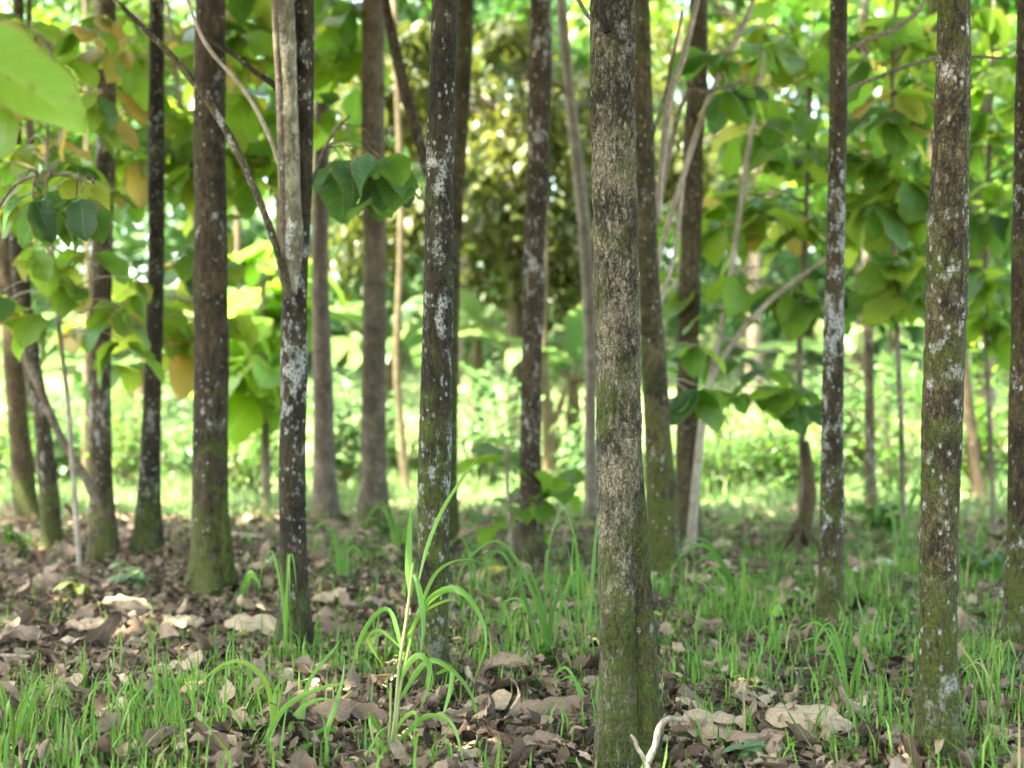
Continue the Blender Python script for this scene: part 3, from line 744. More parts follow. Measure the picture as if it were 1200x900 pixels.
# ------------------------------------------------------------------ near leaf at the upper left, on a branch of a tree beside the viewer
root = thing('overhanging_teak', 'teak tree beside the viewer whose broad pale leaf hangs in at the upper left', 'tree', (-1.75, 2.35, float(gz(-1.75, 2.35))))
lc = np.array(root.location)
mesh_np('trunk', *tube([[0, 0, -.1, .08], [0.02, 0, 1.5, .07], [0, .03, 4, .06], [.05, 0, 7, .03]], 80, 20, .1, 6), FB, parent=root)
bpts = [[0.0, 0, 1.45, .012], [.35, 0.0, 1.72, .009], [.60, 0.02, 1.80, .006], [.70, .02, 1.79, .005]]
mesh_np('branch', *tube(bpts, 20, 8, .1, 9), TWIG, parent=root)
att = W(-75, 35, 2.35) - lc
tipv = W(108, 135, 2.42) - W(-75, 35, 2.35)
leaves_obj('leaf', GREEN, root, np.array([att]), np.array([tipv]), np.array([[.35, -.85, .55]]), np.linalg.norm(tipv) * 1.04, .165, np.array([.58]), 11, 26, 'small', .22, .35, .022, seed=77)
add_crown(root, (-.3, -.3, 4.4), 1.15)  # unseen crown, enlarged to keep sun off the hanging leaf


# ------------------------------------------------------------------ trees with low crowns beyond the clearing
def crown_tree(label, px, d, w, z0, z1, rad, n, leaf, mat, tint, name='broadleaf_tree', seed=0, droopk=.4, aspect=.5, cat='tree', group='leafy trees beyond the clearing', depth=None, clumps=40):
    r = np.random.default_rng(seed)
    x = (px - 600) / F * d
    loc = np.array([x, d, float(gz(x, d))])
    root = thing(name, label, cat, loc, group)
    ztop = z1 - loc[2]
    rows = [[0, 0, -.2, w * 1.3], [.05, 0, .5, w], [r.normal(0, .1), 0, ztop * .4, w * .8], [r.normal(0, .3), 0, ztop * .75, w * .45], [0, 0, ztop * .97, w * .12]]
    parts = [tube(rows, 50, 10, .1, 4, seed)]
    mesh_np('trunk', *parts[0], TWIG, parent=root)
    zc, rz = (z0 + z1) / 2 - loc[2], (z1 - z0) / 2
    q = rdir(clumps, r) * (r.random((clumps, 1)) ** .45)
    cen = q * np.array([rad, depth or rad, rz]) + np.array([0, 0, zc])
    limbs = []
    for c in cen:
        s = np.array([0, 0, np.clip(c[2] - .3 * rad, .6, ztop * .9)])
        limbs.append(tube([[*s, w * .25], [*((s + c) / 2 + np.array([0, 0, .1])), w * .15], [*c, .006]], 7, 5))
    mesh_np('limbs', *join(limbs), TWIG, parent=root)
    k = r.integers(0, clumps, n)
    sz = r.uniform(.25, .5, clumps)[k] * rad * .62
    pos = cen[k] + rdir(n, r) * (r.random((n, 1)) ** .4) * sz[:, None] * np.array([1, 1, .7])
    tip, nor = droopy(n, r, droopk, .4)
    L = r.uniform(*leaf, n)
    ti = np.clip(r.normal(tint[0], tint[1], n) + r.normal(0, .12, clumps)[k], 0, 1)
    V, Q, uv, t = leaves(pos, tip, nor, L, L * aspect, ti, 3, 4, 'small', .2, .6, .03, seed=seed)
    V[:, 2] = np.maximum(V[:, 2], .04)
    mesh_np('crown', V, Q, mat, uv, t, parent=root)
    return root


# (label, px, d, w, z0, z1, rad, n, leaf, mat, tint)
crown_tree('olive brown leaved tree with drooping sprays in the centre', 600, 17.5, .12, 2.0, 5.6, 2.4, 6500, (.15, .26), OLIVE, (.5, .22), 'olive_tree', 1, .7, clumps=46)
crown_tree('small olive brown tree right of the thick front trunk', 800, 21, .1, 2.6, 6.6, 1.7, 1900, (.15, .26), OLIVE, (.6, .22), 'olive_tree', 2, .7)
crown_tree('dark green fine leaved tree behind the centre', 530, 29, .16, 4.6, 13.0, 2.6, 4600, (.18, .32), SMALL, (.15, .2), 'broadleaf_tree', 3, .3, clumps=60)
crown_tree('tall green tree behind the left saplings', 120, 26, .16, 3.6, 11.5, 3.8, 4200, (.26, .44), SMALL, (.6, .2), 'broadleaf_tree', 4, clumps=60)
crown_tree('light green tree behind the spotted and plain trunks', 330, 30, .16, 4.8, 13.0, 3.2, 3600, (.2, .34), BRIGHT, (.35, .2), 'broadleaf_tree', 5, clumps=60)
crown_tree('green tree between the olive mossy and white sided trunks', 880, 26, .15, 3.4, 12.0, 3.4, 4200, (.26, .44), SMALL, (.55, .2), 'broadleaf_tree', 6, clumps=60)
crown_tree('dark leaved tree at the right, behind the near patchy trunk', 1150, 17, .14, 1.3, 7.4, 1.9, 4300, (.15, .27), SMALL, (.2, .18), 'broadleaf_tree', 7, clumps=60)
crown_tree('yellow green tree behind the thin grey dotted trunk', 1010, 29, .16, 3.8, 13.0, 2.8, 3600, (.2, .34), BRIGHT, (.3, .2), 'broadleaf_tree', 8, clumps=60)
crown_tree('yellow green tree in the gap behind the thin pale trunk', 690, 30, .16, 3.6, 11.5, 2.6, 3000, (.18, .3), BRIGHT, (.4, .22), 'broadleaf_tree', 9, clumps=60)
crown_tree('tall dark tree at the far left edge', -60, 22, .14, 2.6, 10.0, 2.8, 3600, (.18, .3), SMALL, (.4, .2), 'broadleaf_tree', 10, clumps=60)

# shrubs along the clearing
SH = [(-10, 14.5, .9, 'shrub at the left edge behind the leaning trunks'), (60, 16, 1.1, 'shrub behind the slim dotted leaning trunk'), (150, 14.6, .95, 'shrub between the clouded trunk and the dark narrow trunk'),
      (212, 16.5, 1.2, 'shrub between the dark narrow trunk and the thick brown trunk'), (290, 14.2, .9, 'shrub between the thick brown trunk and the spotted trunk'), (410, 15, 1.0, 'shrub between the plain brown trunk and the ringed trunk'),
      (470, 17, 1.25, 'shrub right of the ringed trunk'), (565, 15.2, 1.15, 'shrub right of the black speckled trunk'), (660, 16.8, 1.2, 'shrub right of the reddish middle trunk'),
      (712, 14.6, .95, 'shrub behind the thick front trunk'), (835, 13.6, .95, 'shrub right of the vine crossed trunk'), (880, 15.2, 1.1, 'shrub under the big leaved pale sapling'),
      (935, 13.8, .95, 'shrub left of the white sided trunk'), (1010, 15.5, 1.15, 'shrub at the foot of the thin grey dotted trunk'), (1050, 13.7, .95, 'shrub left of the near patchy trunk'), (1150, 14.4, 1.15, 'shrub right of the near patchy trunk'), (1215, 13.4, 1.2, 'shrub behind the trunk at the right edge')]
for i, (px, d, h, lab) in enumerate(SH):
    r = np.random.default_rng(300 + i); h *= r.uniform(.65, 1.45)
    x = (px - 600) / F * d; loc = np.array([x, d, float(gz(x, d))])
    adj = ['loose pale green ', 'twiggy light green ', 'small leaved sunlit '][i % 3] if px < 1030 else 'dark green bushy '
    root = thing('shrub', adj + lab, 'shrub', loc, 'shrubs along the edge of the clearing')
    tw, P = [], []
    for k in range(22):
        a = r.uniform(0, 6.28); e = np.array([math.cos(a) * r.uniform(.1, .62), math.sin(a) * r.uniform(.1, .5), h * r.uniform(.45, 1.05)])
        s = np.array([math.cos(a) * .06, math.sin(a) * .06, -.03]); mid = (s + e) / 2 + r.normal(0, .06, 3)
        tw.append(tube([[*s, .010], [*mid, .007], [*e, .003]], 8, 5))
        c = spline(np.array([s, mid, e]), 12)[3:]
        P.append(c[r.integers(0, len(c), 40)] + r.normal(0, .085, (40, 3)))
    mesh_np('stems', *join(tw), TWIG, parent=root)
    P = np.vstack(P); P[:, 2] = np.maximum(P[:, 2], .03); n = len(P)
    tip, nor = droopy(n, r, .1, .5); L = r.uniform(.05, .105, n) * (1.0, 1.5, .85, 1.25)[i % 4]
    leaves_obj('foliage', BRIGHT if px < 1030 and i % 2 else SMALL, root, P, tip, nor, L, L * .55, np.clip(r.normal(.45, .25, n), 0, 1), 3, 3, 'small', .2, .4, .02, seed=i)


# banana plants in the sun
def banana(label, px, d, h, n, seed, lean=0.0, old=.04):
    r = np.random.default_rng(seed)
    x = (px - 600) / F * d; loc = np.array([x, d, float(gz(x, d))])
    root = thing('banana_plant', label, 'banana plant', loc, 'banana plants beyond the clearing')
    mesh_np('pseudostem', *tube([[0, 0, -.1, .12], [0, 0, h * .4, .10], [lean * .5, 0, h * .8, .075], [lean, 0, h, .05]], 24, 14, .06, 5, seed), FARB, parent=root)
    for k in range(n):
        a = k * 2.4 + r.uniform(-.3, .3); el = r.uniform(.25, 1.1)
        tip = np.array([[math.cos(a), math.sin(a), math.tan(el) * .8]])
        nor = np.array([[-math.cos(a) * el, -math.sin(a) * el, 1.0]])
        L = r.uniform(1.2, 1.9)
        s = np.array([lean, 0, h * .97]); pet = unit(tip)[0] * .3
        V1, Q1 = tube([[*s, .03], [*(s + pet * .6), .02], [*(s + pet * 1.1), .014]], 6, 6)
        fr = leaves_obj('frond', FROND, root, (s + pet)[None], tip, nor, L, r.uniform(.38, .55), np.array([1.0 if r.random() < old else np.clip(r.normal(.45, .2), 0, .85)]), 9, 26, 'teak', .35, r.uniform(.8, 1.9), .018, seed=seed * 10 + k)
        mesh_np('petiole', V1, Q1, FARB, parent=fr)


banana('banana plant with wide pale fronds left of the black speckled trunk', 455, 17.5, 1.35, 8, 1, old=.04)
banana('banana plant with a browned frond between the black and reddish trunks', 560, 19, 1.75, 8, 2, old=.04)
banana('banana plant with a torn upright frond behind the thin pale trunk', 672, 16.8, 1.15, 8, 3, old=.04)
banana('banana plant with broad fronds behind the thick and spotted trunks', 300, 17, 1.7, 9, 4, old=.04)
banana('banana plant behind the clouded and dark narrow trunks', 165, 18.5, 1.3, 8, 5, old=.04)
banana('banana plant low behind the white sided trunk', 1000, 19, 1.3, 7, 6)
banana('banana plant at the left behind the leaning trunks', 30, 17.5, 1.2, 8, 7)


# far wood
def build_wood():
    r = np.random.default_rng(90)
    n = 42000
    d = r.uniform(30, 48, n); x = r.uniform(-.6, .6, n) * d
    top = 9.5 + 3.0 * np.sin(x * .42 + 1) + 2.0 * np.sin(x * .95 + d * .3)
    z = gz(x, d) + .2 + r.random(n) ** .9 * np.maximum(top - 2, 2)
    # clumps
    pos = np.stack([x, d, z], -1); cl = np.floor(pos / 1.1); h = np.sin(cl @ np.array([12.9, 78.2, 37.7])) * 43758.5; h = h - np.floor(h)
    keep = h < .72; pos, h = pos[keep], h[keep]; n = len(pos)
    pos += r.normal(0, .25, (n, 3))
    tip, nor = droopy(n, r, .3, .5); L = r.uniform(.35, .75, n)
    V, Q, uv, t = leaves(pos, tip, nor, L, L * .6, np.clip(.15 + .9 * h + r.normal(0, .15, n), 0, 1), 2, 3, 'small', .1, .5, .02, seed=9)
    tag(mesh_np('far_wood', V, Q, BRIGHT, uv, t), 'sunlit pale green woodland closing the far side of the clearing', 'woodland', kind='stuff')


build_wood()


# ------------------------------------------------------------------ tall grass in the foreground
def blades_obj(name, label, base_px, blades, group='tall grass tufts', stems=(), width=.8, dd=0.0):
    """blades: list of (photo polyline, width px, tint, depth shift) drawn as folded ribbons hanging in space"""
    b = G(*base_px); root = thing(name, label, 'grass tuft', b, group)
    d = b[1]
    r = np.random.default_rng(int(base_px[0]))
    Vs, Qs, uvs, ts, o = [], [], [], [], 0
    for pts, w, ti, sh in blades:
        n = 22; m = len(pts)
        rows = [[*W(p[0], p[1], d + sh * (i / max(1, m - 1)))] for i, p in enumerate(pts)]
        S = spline(np.array(rows), n)
        T = unit(np.gradient(S, axis=0))
        side = unit(np.cross(T, np.array([[.25 * r.normal(), 1.0, .35 * r.normal()]])))
        # twist so the ribbon shows partly its edge
        tw = np.linspace(r.uniform(-.5, .5), r.uniform(-.9, .9), n)[:, None]
        nn = np.cross(side, T); sd = side * np.cos(tw) + nn * np.sin(tw); nn = np.cross(sd, T)
        tt = np.linspace(0, 1, n)
        ww = (w * width / F * d / 2) * np.minimum(1, .45 + tt * 2.2) * np.clip(1 - tt ** 3, .04, 1)
        V = np.stack([S - sd * ww[:, None] + nn * ww[:, None] * .35, S, S + sd * ww[:, None] + nn * ww[:, None] * .35], 1).reshape(-1, 3) - b
        i = np.arange(n - 1)[:, None] * 3; j = np.arange(2)[None]
        Q = np.stack([i + j, i + j + 1, i + 3 + j + 1, i + 3 + j], -1).reshape(-1, 4)
        Vs.append(V); Qs.append(Q + o); o += len(V)
        uvs.append(np.stack([np.tile([0, .5, 1.], n), np.repeat(tt, 3)], -1)); ts.append(np.full(len(V), ti))
    mesh_np('blades', np.vstack(Vs), np.vstack(Qs), GRASS, np.vstack(uvs), np.concatenate(ts), parent=root)
    for st in stems:
        mesh_np('stem', *tube(np.array(px_path(st, d)) - np.array([*b, 0]), 30, 7, .05, 9), STEM, parent=root)


def plainmat(name, c, rough=.6):
    t = NT(name); co = t.n('TexCoord').outputs['Object']
    col = t.mix(t.noise(co, 40, 4), tuple(k * .6 for k in c), tuple(min(1, k * 1.3) for k in c))
    return t.done(t.n('BsdfPrincipled', {'Base Color': col, 'Roughness': rough}).outputs[0])


STEM = plainmat('grass_stem', (.22, .24, .09))
blades_obj('tall_grass', 'tallest grass stalk with drooping blades in front of the black speckled trunk', (458, 892), [
    ([(481, 700), (479, 660), (480, 625), (482, 590)], 11, .6, .1), ([(488, 690), (500, 640), (522, 590), (560, 535)], 9, .7, .2), ([(484, 672), (491, 690), (496, 730), (492, 770)], 9, .3, -.1),
    ([(478, 745), (505, 702), (535, 690), (560, 715), (570, 755), (552, 805)], 10, .6, -.2), ([(480, 740), (500, 715), (528, 703), (540, 708)], 5, .8, -.1), ([(489, 720), (512, 670), (545, 655), (580, 665)], 6, .7, .2),
    ([(468, 800), (480, 775), (494, 768), (504, 785), (500, 815), (488, 835)], 10, .65, -.15), ([(470, 790), (484, 740), (491, 725)], 5, .8, 0), ([(468, 820), (500, 775), (530, 785), (553, 815), (562, 855)], 9, .45, -.25),
    ([(512, 790), (528, 785), (527, 810), (515, 850)], 8, .6, -.1), ([(462, 860), (475, 840), (488, 838), (482, 880)], 6, .75, -.1), ([(465, 870), (500, 840), (530, 850), (545, 900)], 8, .55, -.2),
    ([(460, 880), (440, 850), (432, 838), (440, 890)], 9, .45, -.2), ([(458, 890), (440, 870), (420, 905)], 9, .6, -.2), ([(475, 780), (455, 715), (425, 742), (408, 800)], 8, .5, .25), ([(470, 760), (445, 740), (432, 752), (452, 785)], 7, .65, .2)],
    stems=[[(455, 893, 5.5), (463, 840, 5), (468, 780, 4.5), (477, 720, 4), (484, 660, 3)], [(462, 893, 4.5), (467, 820, 4), (479, 760, 3)], [(452, 893, 4), (457, 850, 3.5), (458, 800, 3)]])
blades_obj('tall_grass', 'arching broad bladed tuft at the lower left, bending leftward', (318, 885), [
    ([(316, 880), (318, 830), (308, 795), (285, 776), (262, 778), (240, 795), (224, 812)], 8, .85, -.2), ([(312, 870), (298, 800), (276, 782), (250, 790), (240, 830)], 5, .6, -.1), ([(288, 905), (310, 870), (335, 828), (378, 806), (415, 800)], 9, .6, -.25),
    ([(318, 880), (322, 815), (328, 812), (322, 850)], 7, .8, .1), ([(330, 890), (345, 840), (372, 820), (400, 822)], 8, .7, .1), ([(340, 895), (360, 870), (385, 855), (420, 875)], 9, .5, .1), ([(300, 890), (270, 830), (255, 835), (245, 850)], 4, .9, 0),
    ([(345, 900), (352, 860), (362, 800), (392, 760), (402, 745)], 8, .55, .3), ([(372, 895), (385, 850), (400, 800), (404, 760)], 9, .45, .2), ([(310, 900), (296, 850), (288, 846), (290, 880)], 7, .5, .1)])
r_ = random.Random(4)


def tuft(label, bx, by, n, hgt, wpx, tint, lean=0.0, seed=0, sp=1.0):
    rr = random.Random(seed); bl = []
    for i in range(int(n * .7)):
        s = rr.choice((-1, 1)) * rr.uniform(.15, 1.0) * sp + lean; hh = hgt * rr.uniform(.55, 1.1); x0 = bx + rr.uniform(-8, 8)
        reach = s * hh * .75; dr = rr.uniform(.15, .6)
        bl.append(([(x0, by + 2), (x0 + reach * .18, by - hh * .55), (x0 + reach * .5, by - hh * .95), (x0 + reach * .8, by - hh * (1 - dr * .35)), (x0 + reach, by - hh * (1 - dr))], wpx * rr.uniform(.45, .85), min(1, max(0, rr.gauss(tint, .15))), rr.uniform(-.3, .3)))
    blades_obj('tall_grass', label, (bx, by), bl)


tuft('arching tuft of blue green grass in the middle, left of the front trunk', 640, 790, 16, 150, 8, .25, -.15, 1)
tuft('upright grass tuft against the left of the front trunk', 684, 760, 6, 190, 6, .3, 0, 2, .4)
tuft('grass tuft at the foot of the white spotted trunk', 336, 768, 8, 125, 5, .5, -.12, 3, .35)
tuft('grass tuft right of the white spotted trunk, in the shade', 400, 690, 14, 80, 6, .45, .1, 4)
tuft('small curling tuft touching the left of the front trunk', 690, 838, 6, 75, 9, .5, -.2, 5)
tuft('tall thin grass behind the left of the near patchy trunk', 1062, 660, 11, 115, 6, .35, 0, 6)
tuft('tall thin grass right of the near patchy trunk', 1146, 690, 10, 130, 5, .4, -.1, 7)
tuft('grass tuft with a wide leaning blade right of the olive mossy trunk', 868, 720, 9, 90, 8, .35, -.5, 8)
tuft('grass tuft left of the white sided trunk foot', 905, 780, 10, 75, 6, .4, 0, 9)
tuft('grass tuft in the right lawn patch between two near trunks', 1000, 830, 12, 95, 7, .4, 0, 10)
tuft('grass tuft at the bottom left corner', 20, 880, 10, 85, 8, .4, .1, 11)
tuft('grass tuft at the lower left, left of the arching broad bladed tuft', 150, 870, 12, 75, 7, .4, 0, 12)
tuft('yellowed straw tuft at the foot of the trunk at the right edge', 1165, 830, 10, 80, 4, .95, -.3, 13)
tuft('thin grass tuft behind the black speckled trunk', 560, 700, 10, 75, 5, .4, 0, 14)
tuft('grass tuft growing at the lawn edge between ringed and black trunks', 470, 650, 14, 60, 5, .5, 0, 15)
tuft('grass tuft at the foot of the thick brown trunk, right side', 285, 715, 8, 60, 6, .6, .3, 16)


# small leafy weeds
def weed(label, px, py, h, n, L, tint, mat=SMALL, seed=0, aspect=.45):
    r = np.random.default_rng(seed); b = G(px, py); root = thing('leafy_weed', label, 'weed', b, 'low weeds')
    hm = h / F * b[1]; tw, P = [], []
    for i in range(7):
        a = r.uniform(0, 6.28); e = np.array([math.cos(a) * hm * .55, math.sin(a) * hm * .4, hm * r.uniform(.5, 1)])
        tw.append(tube([[0, 0, -.01, .004], [*(e * .5 + np.array([0, 0, hm * .15])), .003], [*e, .0015]], 8, 5))
        c = spline(np.array([[0, 0, 0], e * .5 + np.array([0, 0, hm * .15]), e]), 9)[3:]
        P.append(c[r.integers(0, 6, n)])
    mesh_np('stems', *join(tw), STEM, parent=root)
    P = np.vstack(P); m = len(P); tip, nor = droopy(m, r, .1, .3); ln = r.uniform(*L, m)
    leaves_obj('foliage', mat, root, P, tip, nor, ln, ln * aspect, np.clip(r.normal(tint, .15, m), 0, 1), 3, 5, 'small', .2, .6, .02, seed=seed)


weed('bright yellow green weed left of the thick brown trunk foot', 165, 690, 42, 6, (.06, .12), .95, BRIGHT, 1)
weed('olive sapling weed in the leaf litter on the left', 98, 715, 42, 5, (.06, .11), .6, OLIVE, 2)
weed('dark leafy weed between the near patchy trunk and the right edge', 1150, 690, 75, 6, (.08, .15), .35, SMALL, 3)
weed('round leaved green seedling at the bottom right of the front trunk', 890, 893, 25, 3, (.05, .09), .8, BRIGHT, 4, .8)
weed('small green seedling at the bottom centre', 560, 880, 25, 3, (.03, .06), .6, SMALL, 5)
weed('low green weed beside the ringed trunk', 462, 640, 40, 6, (.07, .13), .6, SMALL, 6)
weed('low weed at the foot of the slim dotted leaning trunk', 28, 650, 40, 6, (.06, .12), .4, SMALL, 7)
weed('low weed cluster below the thin grey dotted trunk', 1040, 625, 60, 9, (.1, .18), .4, SMALL, 8)

# ------------------------------------------------------------------ large single dry leaves
DL = [  # px, py, width px, tint, curl, yaw, droop, label
    (72, 812, 58, .80, .5, .3, .5, 'tan ribbed dry leaf standing out at the lower left'), (208, 772, 40, .48, 1.4, 1.2, .9, 'grey rounded dry leaf cupped over a tan one'), (212, 792, 62, .78, .8, .2, .6, 'tan dry leaf under the grey cupped one'),
    (298, 735, 75, .84, .4, -.2, .5, 'broad pale dry leaf left of the white spotted trunk foot'), (215, 733, 52, .90, .5, .5, .4, 'whitish flattened dry leaf between thick and spotted trunks'), (578, 676, 34, .5, .4, .2, .4, 'yellow fallen leaf beside the reddish middle trunk'),
    (850, 664, 32, .94, .8, 1.2, .5, 'cream dry leaf on the grass right of the olive mossy trunk'), (912, 700, 62, .5, 1.5, .9, .9, 'mauve curled dry leaf left of the white sided trunk'), (1040, 668, 36, 1.0, .6, .2, .4, 'white dry leaf on the grass left of the near patchy trunk'),
    (848, 866, 105, .80, .5, .15, .5, 'large pale tan leaf right of the bleached twig'), (888, 884, 78, .55, .7, -.5, .5, 'mauve brown crumpled leaf below the large pale tan one'), (955, 872, 115, .82, .9, -.1, .7, 'large pale curled leaf with dark holes at the bottom right'),
    (808, 891, 60, .2, 1.6, .2, 1.0, 'dark brown curled leaf beside the front trunk foot'), (552, 893, 36, .93, .8, .3, .4, 'small white leaf scrap at the bottom centre'), (590, 803, 66, .62, 2.2, .1, .2, 'log like rolled brown leaf behind the small tuft'),
    (572, 832, 62, .8, .4, .5, .4, 'broad tan leaf below the rolled brown leaf'), (655, 842, 92, .45, 2.2, .05, .2, 'long rolled brown leaf left of the front trunk'), (466, 706, 40, .7, 1.6, 1.3, .7, 'upright curled tan leaf left of the black speckled trunk'),
    (520, 848, 58, .66, 2.0, .3, .2, 'rolled tan leaf below the tall grass stalk'), (150, 718, 60, .72, .9, .1, .9, 'orange brown arched leaf in the litter left of the thick trunk'), (105, 748, 56, .76, 1.8, 0.0, .2, 'pale rolled leaf lying across the left litter'),
    (345, 852, 80, .28, 1.3, .2, 1.1, 'dark arched leaf behind the arching broad bladed tuft'), (88, 890, 58, .55, .8, 1.0, .5, 'greyish mauve leaf near the bottom left corner'), (25, 872, 62, .45, .7, -.4, .6, 'grey brown leaf in the bottom left corner'),
    (300, 872, 50, .6, .9, .7, .5, 'brown leaf left under the arching tuft'), (640, 880, 70, .5, .7, .5, .5, 'wide brown leaf at the bottom, left of the front trunk foot'), (425, 858, 62, .4, .9, -.3, .8, 'brown curled leaf between the two tall tufts'),
    (1050, 880, 46, .6, .8, .3, .5, 'brown leaf at the foot of the near patchy trunk'), (1155, 840, 60, .8, .6, .2, .5, 'pale tan leaf right of the near patchy trunk'), (1175, 862, 50, .66, .9, -.6, .6, 'brown leaf at the bottom right edge'),
    (700, 815, 40, .7, .9, .6, .5, 'tan leaf hidden behind the front trunk foot'), (1000, 800, 40, .6, 1.0, .8, .6, 'brown leaf in the grass below the white sided trunk'), (845, 790, 50, .66, .8, .4, .5, 'tan leaf in the grass right of the front trunk'),
    (30, 760, 60, .5, 1.2, .2, .6, 'mauve brown leaf at the left edge of the litter'), (170, 760, 45, .68, 1.4, .9, .6, 'tan curled leaf in the middle of the left litter'), (255, 760, 40, .3, 1.0, .4, .9, 'dark brown leaf right of the cupped grey leaf'),
    (400, 745, 60, .4, 1.6, .2, .4, 'dark rolled leaf right of the white spotted trunk foot'), (385, 710, 45, .8, .7, .5, .4, 'pale leaf in the grass right of the white spotted trunk'), (445, 720, 46, .6, 1.0, .8, .6, 'brown leaf left of the upright curled tan leaf'),
    (620, 720, 50, .62, .8, .3, .5, 'brown leaf in the litter below the reddish middle trunk'), (660, 745, 46, .5, 1.0, -.4, .6, 'grey brown leaf below the arching blue green tuft'), (60, 690, 46, .55, 1.3, .3, .6, 'grey brown leaf near the olive weed'),
    (135, 690, 40, .3, 1.3, -.3, .8, 'dark curled leaf between the olive and bright weeds'), (815, 690, 44, .75, .7, .2, .4, 'pale leaf at the foot of the olive mossy trunk'), (730, 700, 30, .7, .8, .5, .4, 'small tan leaf hidden behind the front trunk'),
]
for i, (px, py, wp, ti, cu, yaw, dr, lab) in enumerate(DL):
    b = G(px, py); L = wp / F * b[1] * 1.0
    o_w = L * .6
    r = np.random.default_rng(700 + i)
    tip = np.array([[math.cos(yaw), math.sin(yaw) * .9, .10]]); nor = np.array([[r.normal(0, .15), -.45, 1.0]])
    p = np.array([[-L * .5 * math.cos(yaw), -L * .5 * math.sin(yaw), .015]])
    arch = -dr if r.random() < .3 else dr
    V, Q, uv, t = leaves(p, tip, nor, L, o_w, np.array([ti * .93]), 13, 22, 'teak', .1, arch * .8, .035, .75 * cu * (1 if r.random() < .35 else -1), seed=700 + i)
    V[:, 2] += .017 * np.array([mnoise.noise(Vector(v * 26)) + .5 * mnoise.noise(Vector(v * 60)) for v in V])
    V[:, 2] -= V[:, 2].min() - .006
    V[:, 2] *= .85; V += np.array([0, 0, .012])
    o = mesh_np('dry_leaf', V, Q, YELLOWDRY if 'yellow fallen' in lab else DRY, uv, t, loc=tuple(b))
    tag(o, lab, 'dry leaf', 'large dry leaves on the woodland floor')


build_litter()

# ------------------------------------------------------------------ fallen twigs and poles
def twig(name, label, paths, d, mat, cat='twig', depth=None, lift=0):
    rows = [px_path(p, d, depth) for p in paths]
    b = np.array(rows[0][0][:3])
    root_rows = np.array(rows[0]) - np.array([*b, 0])
    o = mesh_np(name, *join([tube(np.array(q) - np.array([*b, 0]), 26, 8, .15, 20) for q in rows]), mat, loc=tuple(b))
    return tag(o, label, cat, 'fallen sticks')


twig('forked_twig', 'bleached forked twig leaning on the front trunk foot', [[(754, 904, 9), (763, 884, 8.5), (768, 873, 7.5), (771, 858, 8.5), (776, 848, 7.5), (784, 842, 7), (796, 843, 6), (806, 845, 4)]], 3.98, WHITETWIG)
twig('bleached_twig', 'short bleached twig sticking up left of the forked one', [[(760, 902, 6), (753, 886, 5.5), (747, 877, 5), (744, 868, 4.5), (739, 861, 3)]], 3.95, WHITETWIG)
twig('leaning_pole', 'dead grey pole leaning from the left edge to the clouded trunk', [[(112, 590, 10), (100, 560, 10), (70, 510, 10), (40, 440, 10), (15, 380, 9), (-10, 320, 9), (-30, 270, 8)]], 8.75, TWIG, 'pole')
twig('fallen_branch', 'pale fallen branch on the ground behind the thick brown trunk', [[(180, 629, 7), (230, 629, 8), (275, 628, 8), (312, 631, 7)]], dist_of(629) , PALETWIG, 'branch')
twig('fallen_stick', 'thin dark stick in the weeds near the right edge', [[(1145, 692, 5), (1160, 702, 5), (1180, 714, 4)]], 7.2, TWIG)
twig('fallen_stick', 'curved bare stick in the grass at the lower left', [[(2, 865, 4), (20, 845, 5), (45, 833, 5), (70, 828, 4)]], dist_of(855), TWIG)
twig('fallen_stick', 'long brown stick under the rolled leaf beside the front trunk', [[(610, 842, 6), (650, 838, 6), (700, 842, 5)]], dist_of(846), TWIG)
twig('fallen_stick', 'straight pale stick across the left litter', [[(0, 768, 5), (60, 772, 6), (120, 777, 5)]], dist_of(776), PALETWIG)
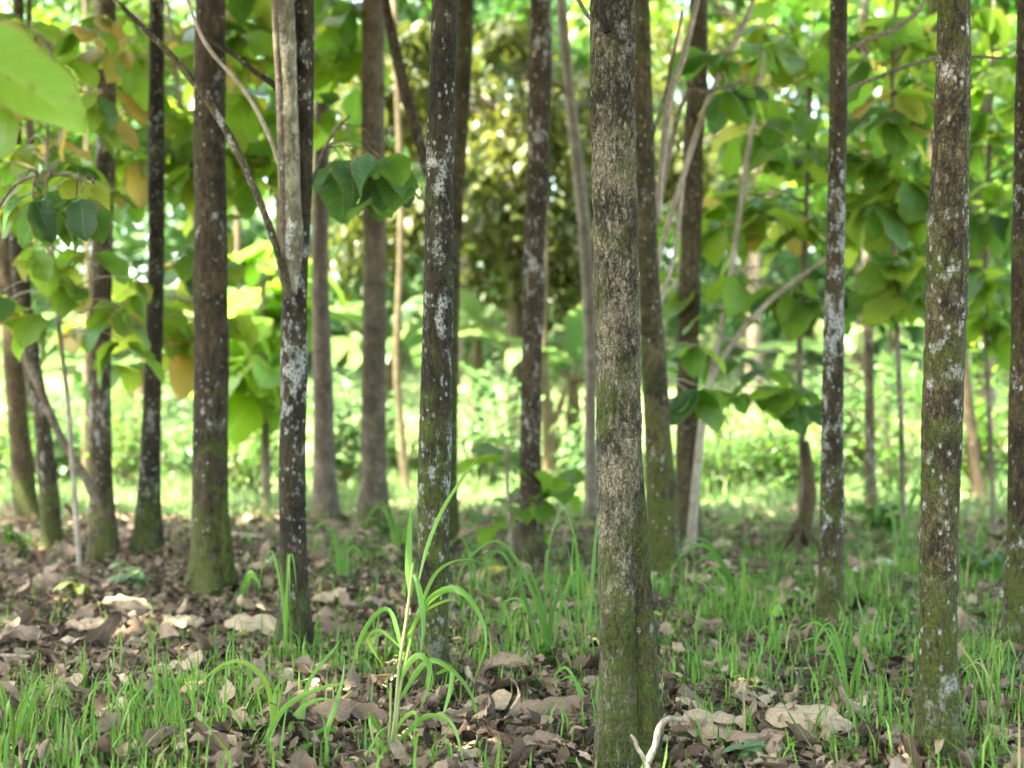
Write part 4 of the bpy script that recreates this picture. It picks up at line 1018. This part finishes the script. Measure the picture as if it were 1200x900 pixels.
# gnarled dead stump under the sapling at the right
b = G(938, 648); root = thing('dead_stump', 'gnarled reddish dead stump with splayed roots left of the white sided trunk', 'stump', b)
SB = B('bark_stump', 40, (0.046, 0.027, 0.013), (0.153, 0.101, 0.055), .05, .1)
pp = [tube([[.0, 0, -.05, .07], [.02, 0, .15, .05], [.06, 0, .45, .04], [.03, 0, .75, .025]], 26, 12, .3, 9)]
for a in (2.6, 3.4, .3, 5.2, 4.3): pp.append(tube([[0, 0, .22, .03], [math.cos(a) * .12, math.sin(a) * .12, .08, .025], [math.cos(a) * .26, math.sin(a) * .26, -.02, .012]], 12, 8, .2, 9))
mesh_np('stump_wood', *join(pp), SB, parent=root)

# ------------------------------------------------------------------ light, sky, camera
SUN_EL, SUN_AZ = 66, -118          # azimuth from +Y (view direction) towards +X
el, az = math.radians(SUN_EL), math.radians(SUN_AZ)
sd = Vector((math.cos(el) * math.sin(az), math.cos(el) * math.cos(az), math.sin(el)))
sl = bpy.data.lights.new('sun', 'SUN'); sl.energy = 4.8; sl.angle = math.radians(0.6); sl.color = (1, .95, .86)
so = bpy.data.objects.new('sun', sl); C.objects.link(so); so.rotation_euler = sd.to_track_quat('Z', 'Y').to_euler(); so.location = (0, 0, 30)
w = bpy.data.worlds.new('World'); bpy.context.scene.world = w; w.use_nodes = True
nt = w.node_tree
sky = nt.nodes.new('ShaderNodeTexSky'); sky.sky_type = 'NISHITA'; sky.sun_disc = False
sky.sun_elevation = el; sky.sun_rotation = az; sky.dust_density = 4.0; sky.air_density = 1.0; sky.ozone_density = .6
nt.links.new(sky.outputs[0], nt.nodes['Background'].inputs[0]); nt.nodes['Background'].inputs[1].default_value = 0.15

cam = bpy.data.cameras.new('camera'); co = bpy.data.objects.new('camera', cam); C.objects.link(co)
co.location = (0, 0, H); co.rotation_euler = (math.radians(90), 0, 0)
cam.lens = 50; cam.sensor_width = 36; cam.clip_end = 1000; cam.clip_start = .05
cam.dof.use_dof = True; cam.dof.focus_distance = 4.45; cam.dof.aperture_fstop = 1.9; cam.dof.aperture_blades = 0
sc = bpy.context.scene; sc.camera = co
vs = sc.view_settings; vs.view_transform = 'Standard'; vs.look = 'None'; vs.gamma = 1; vs.use_curve_mapping = False; vs.exposure = 3.85; vs.use_white_balance = True; vs.white_balance_temperature = 7250; vs.white_balance_tint = 0
cy = sc.cycles
cy.max_bounces = 7; cy.diffuse_bounces = 4; cy.glossy_bounces = 2; cy.transmission_bounces = 4; cy.transparent_max_bounces = 4
cy.sample_clamp_indirect = 6; cy.caustics_reflective = False; cy.caustics_refractive = False
cy.use_denoising = True
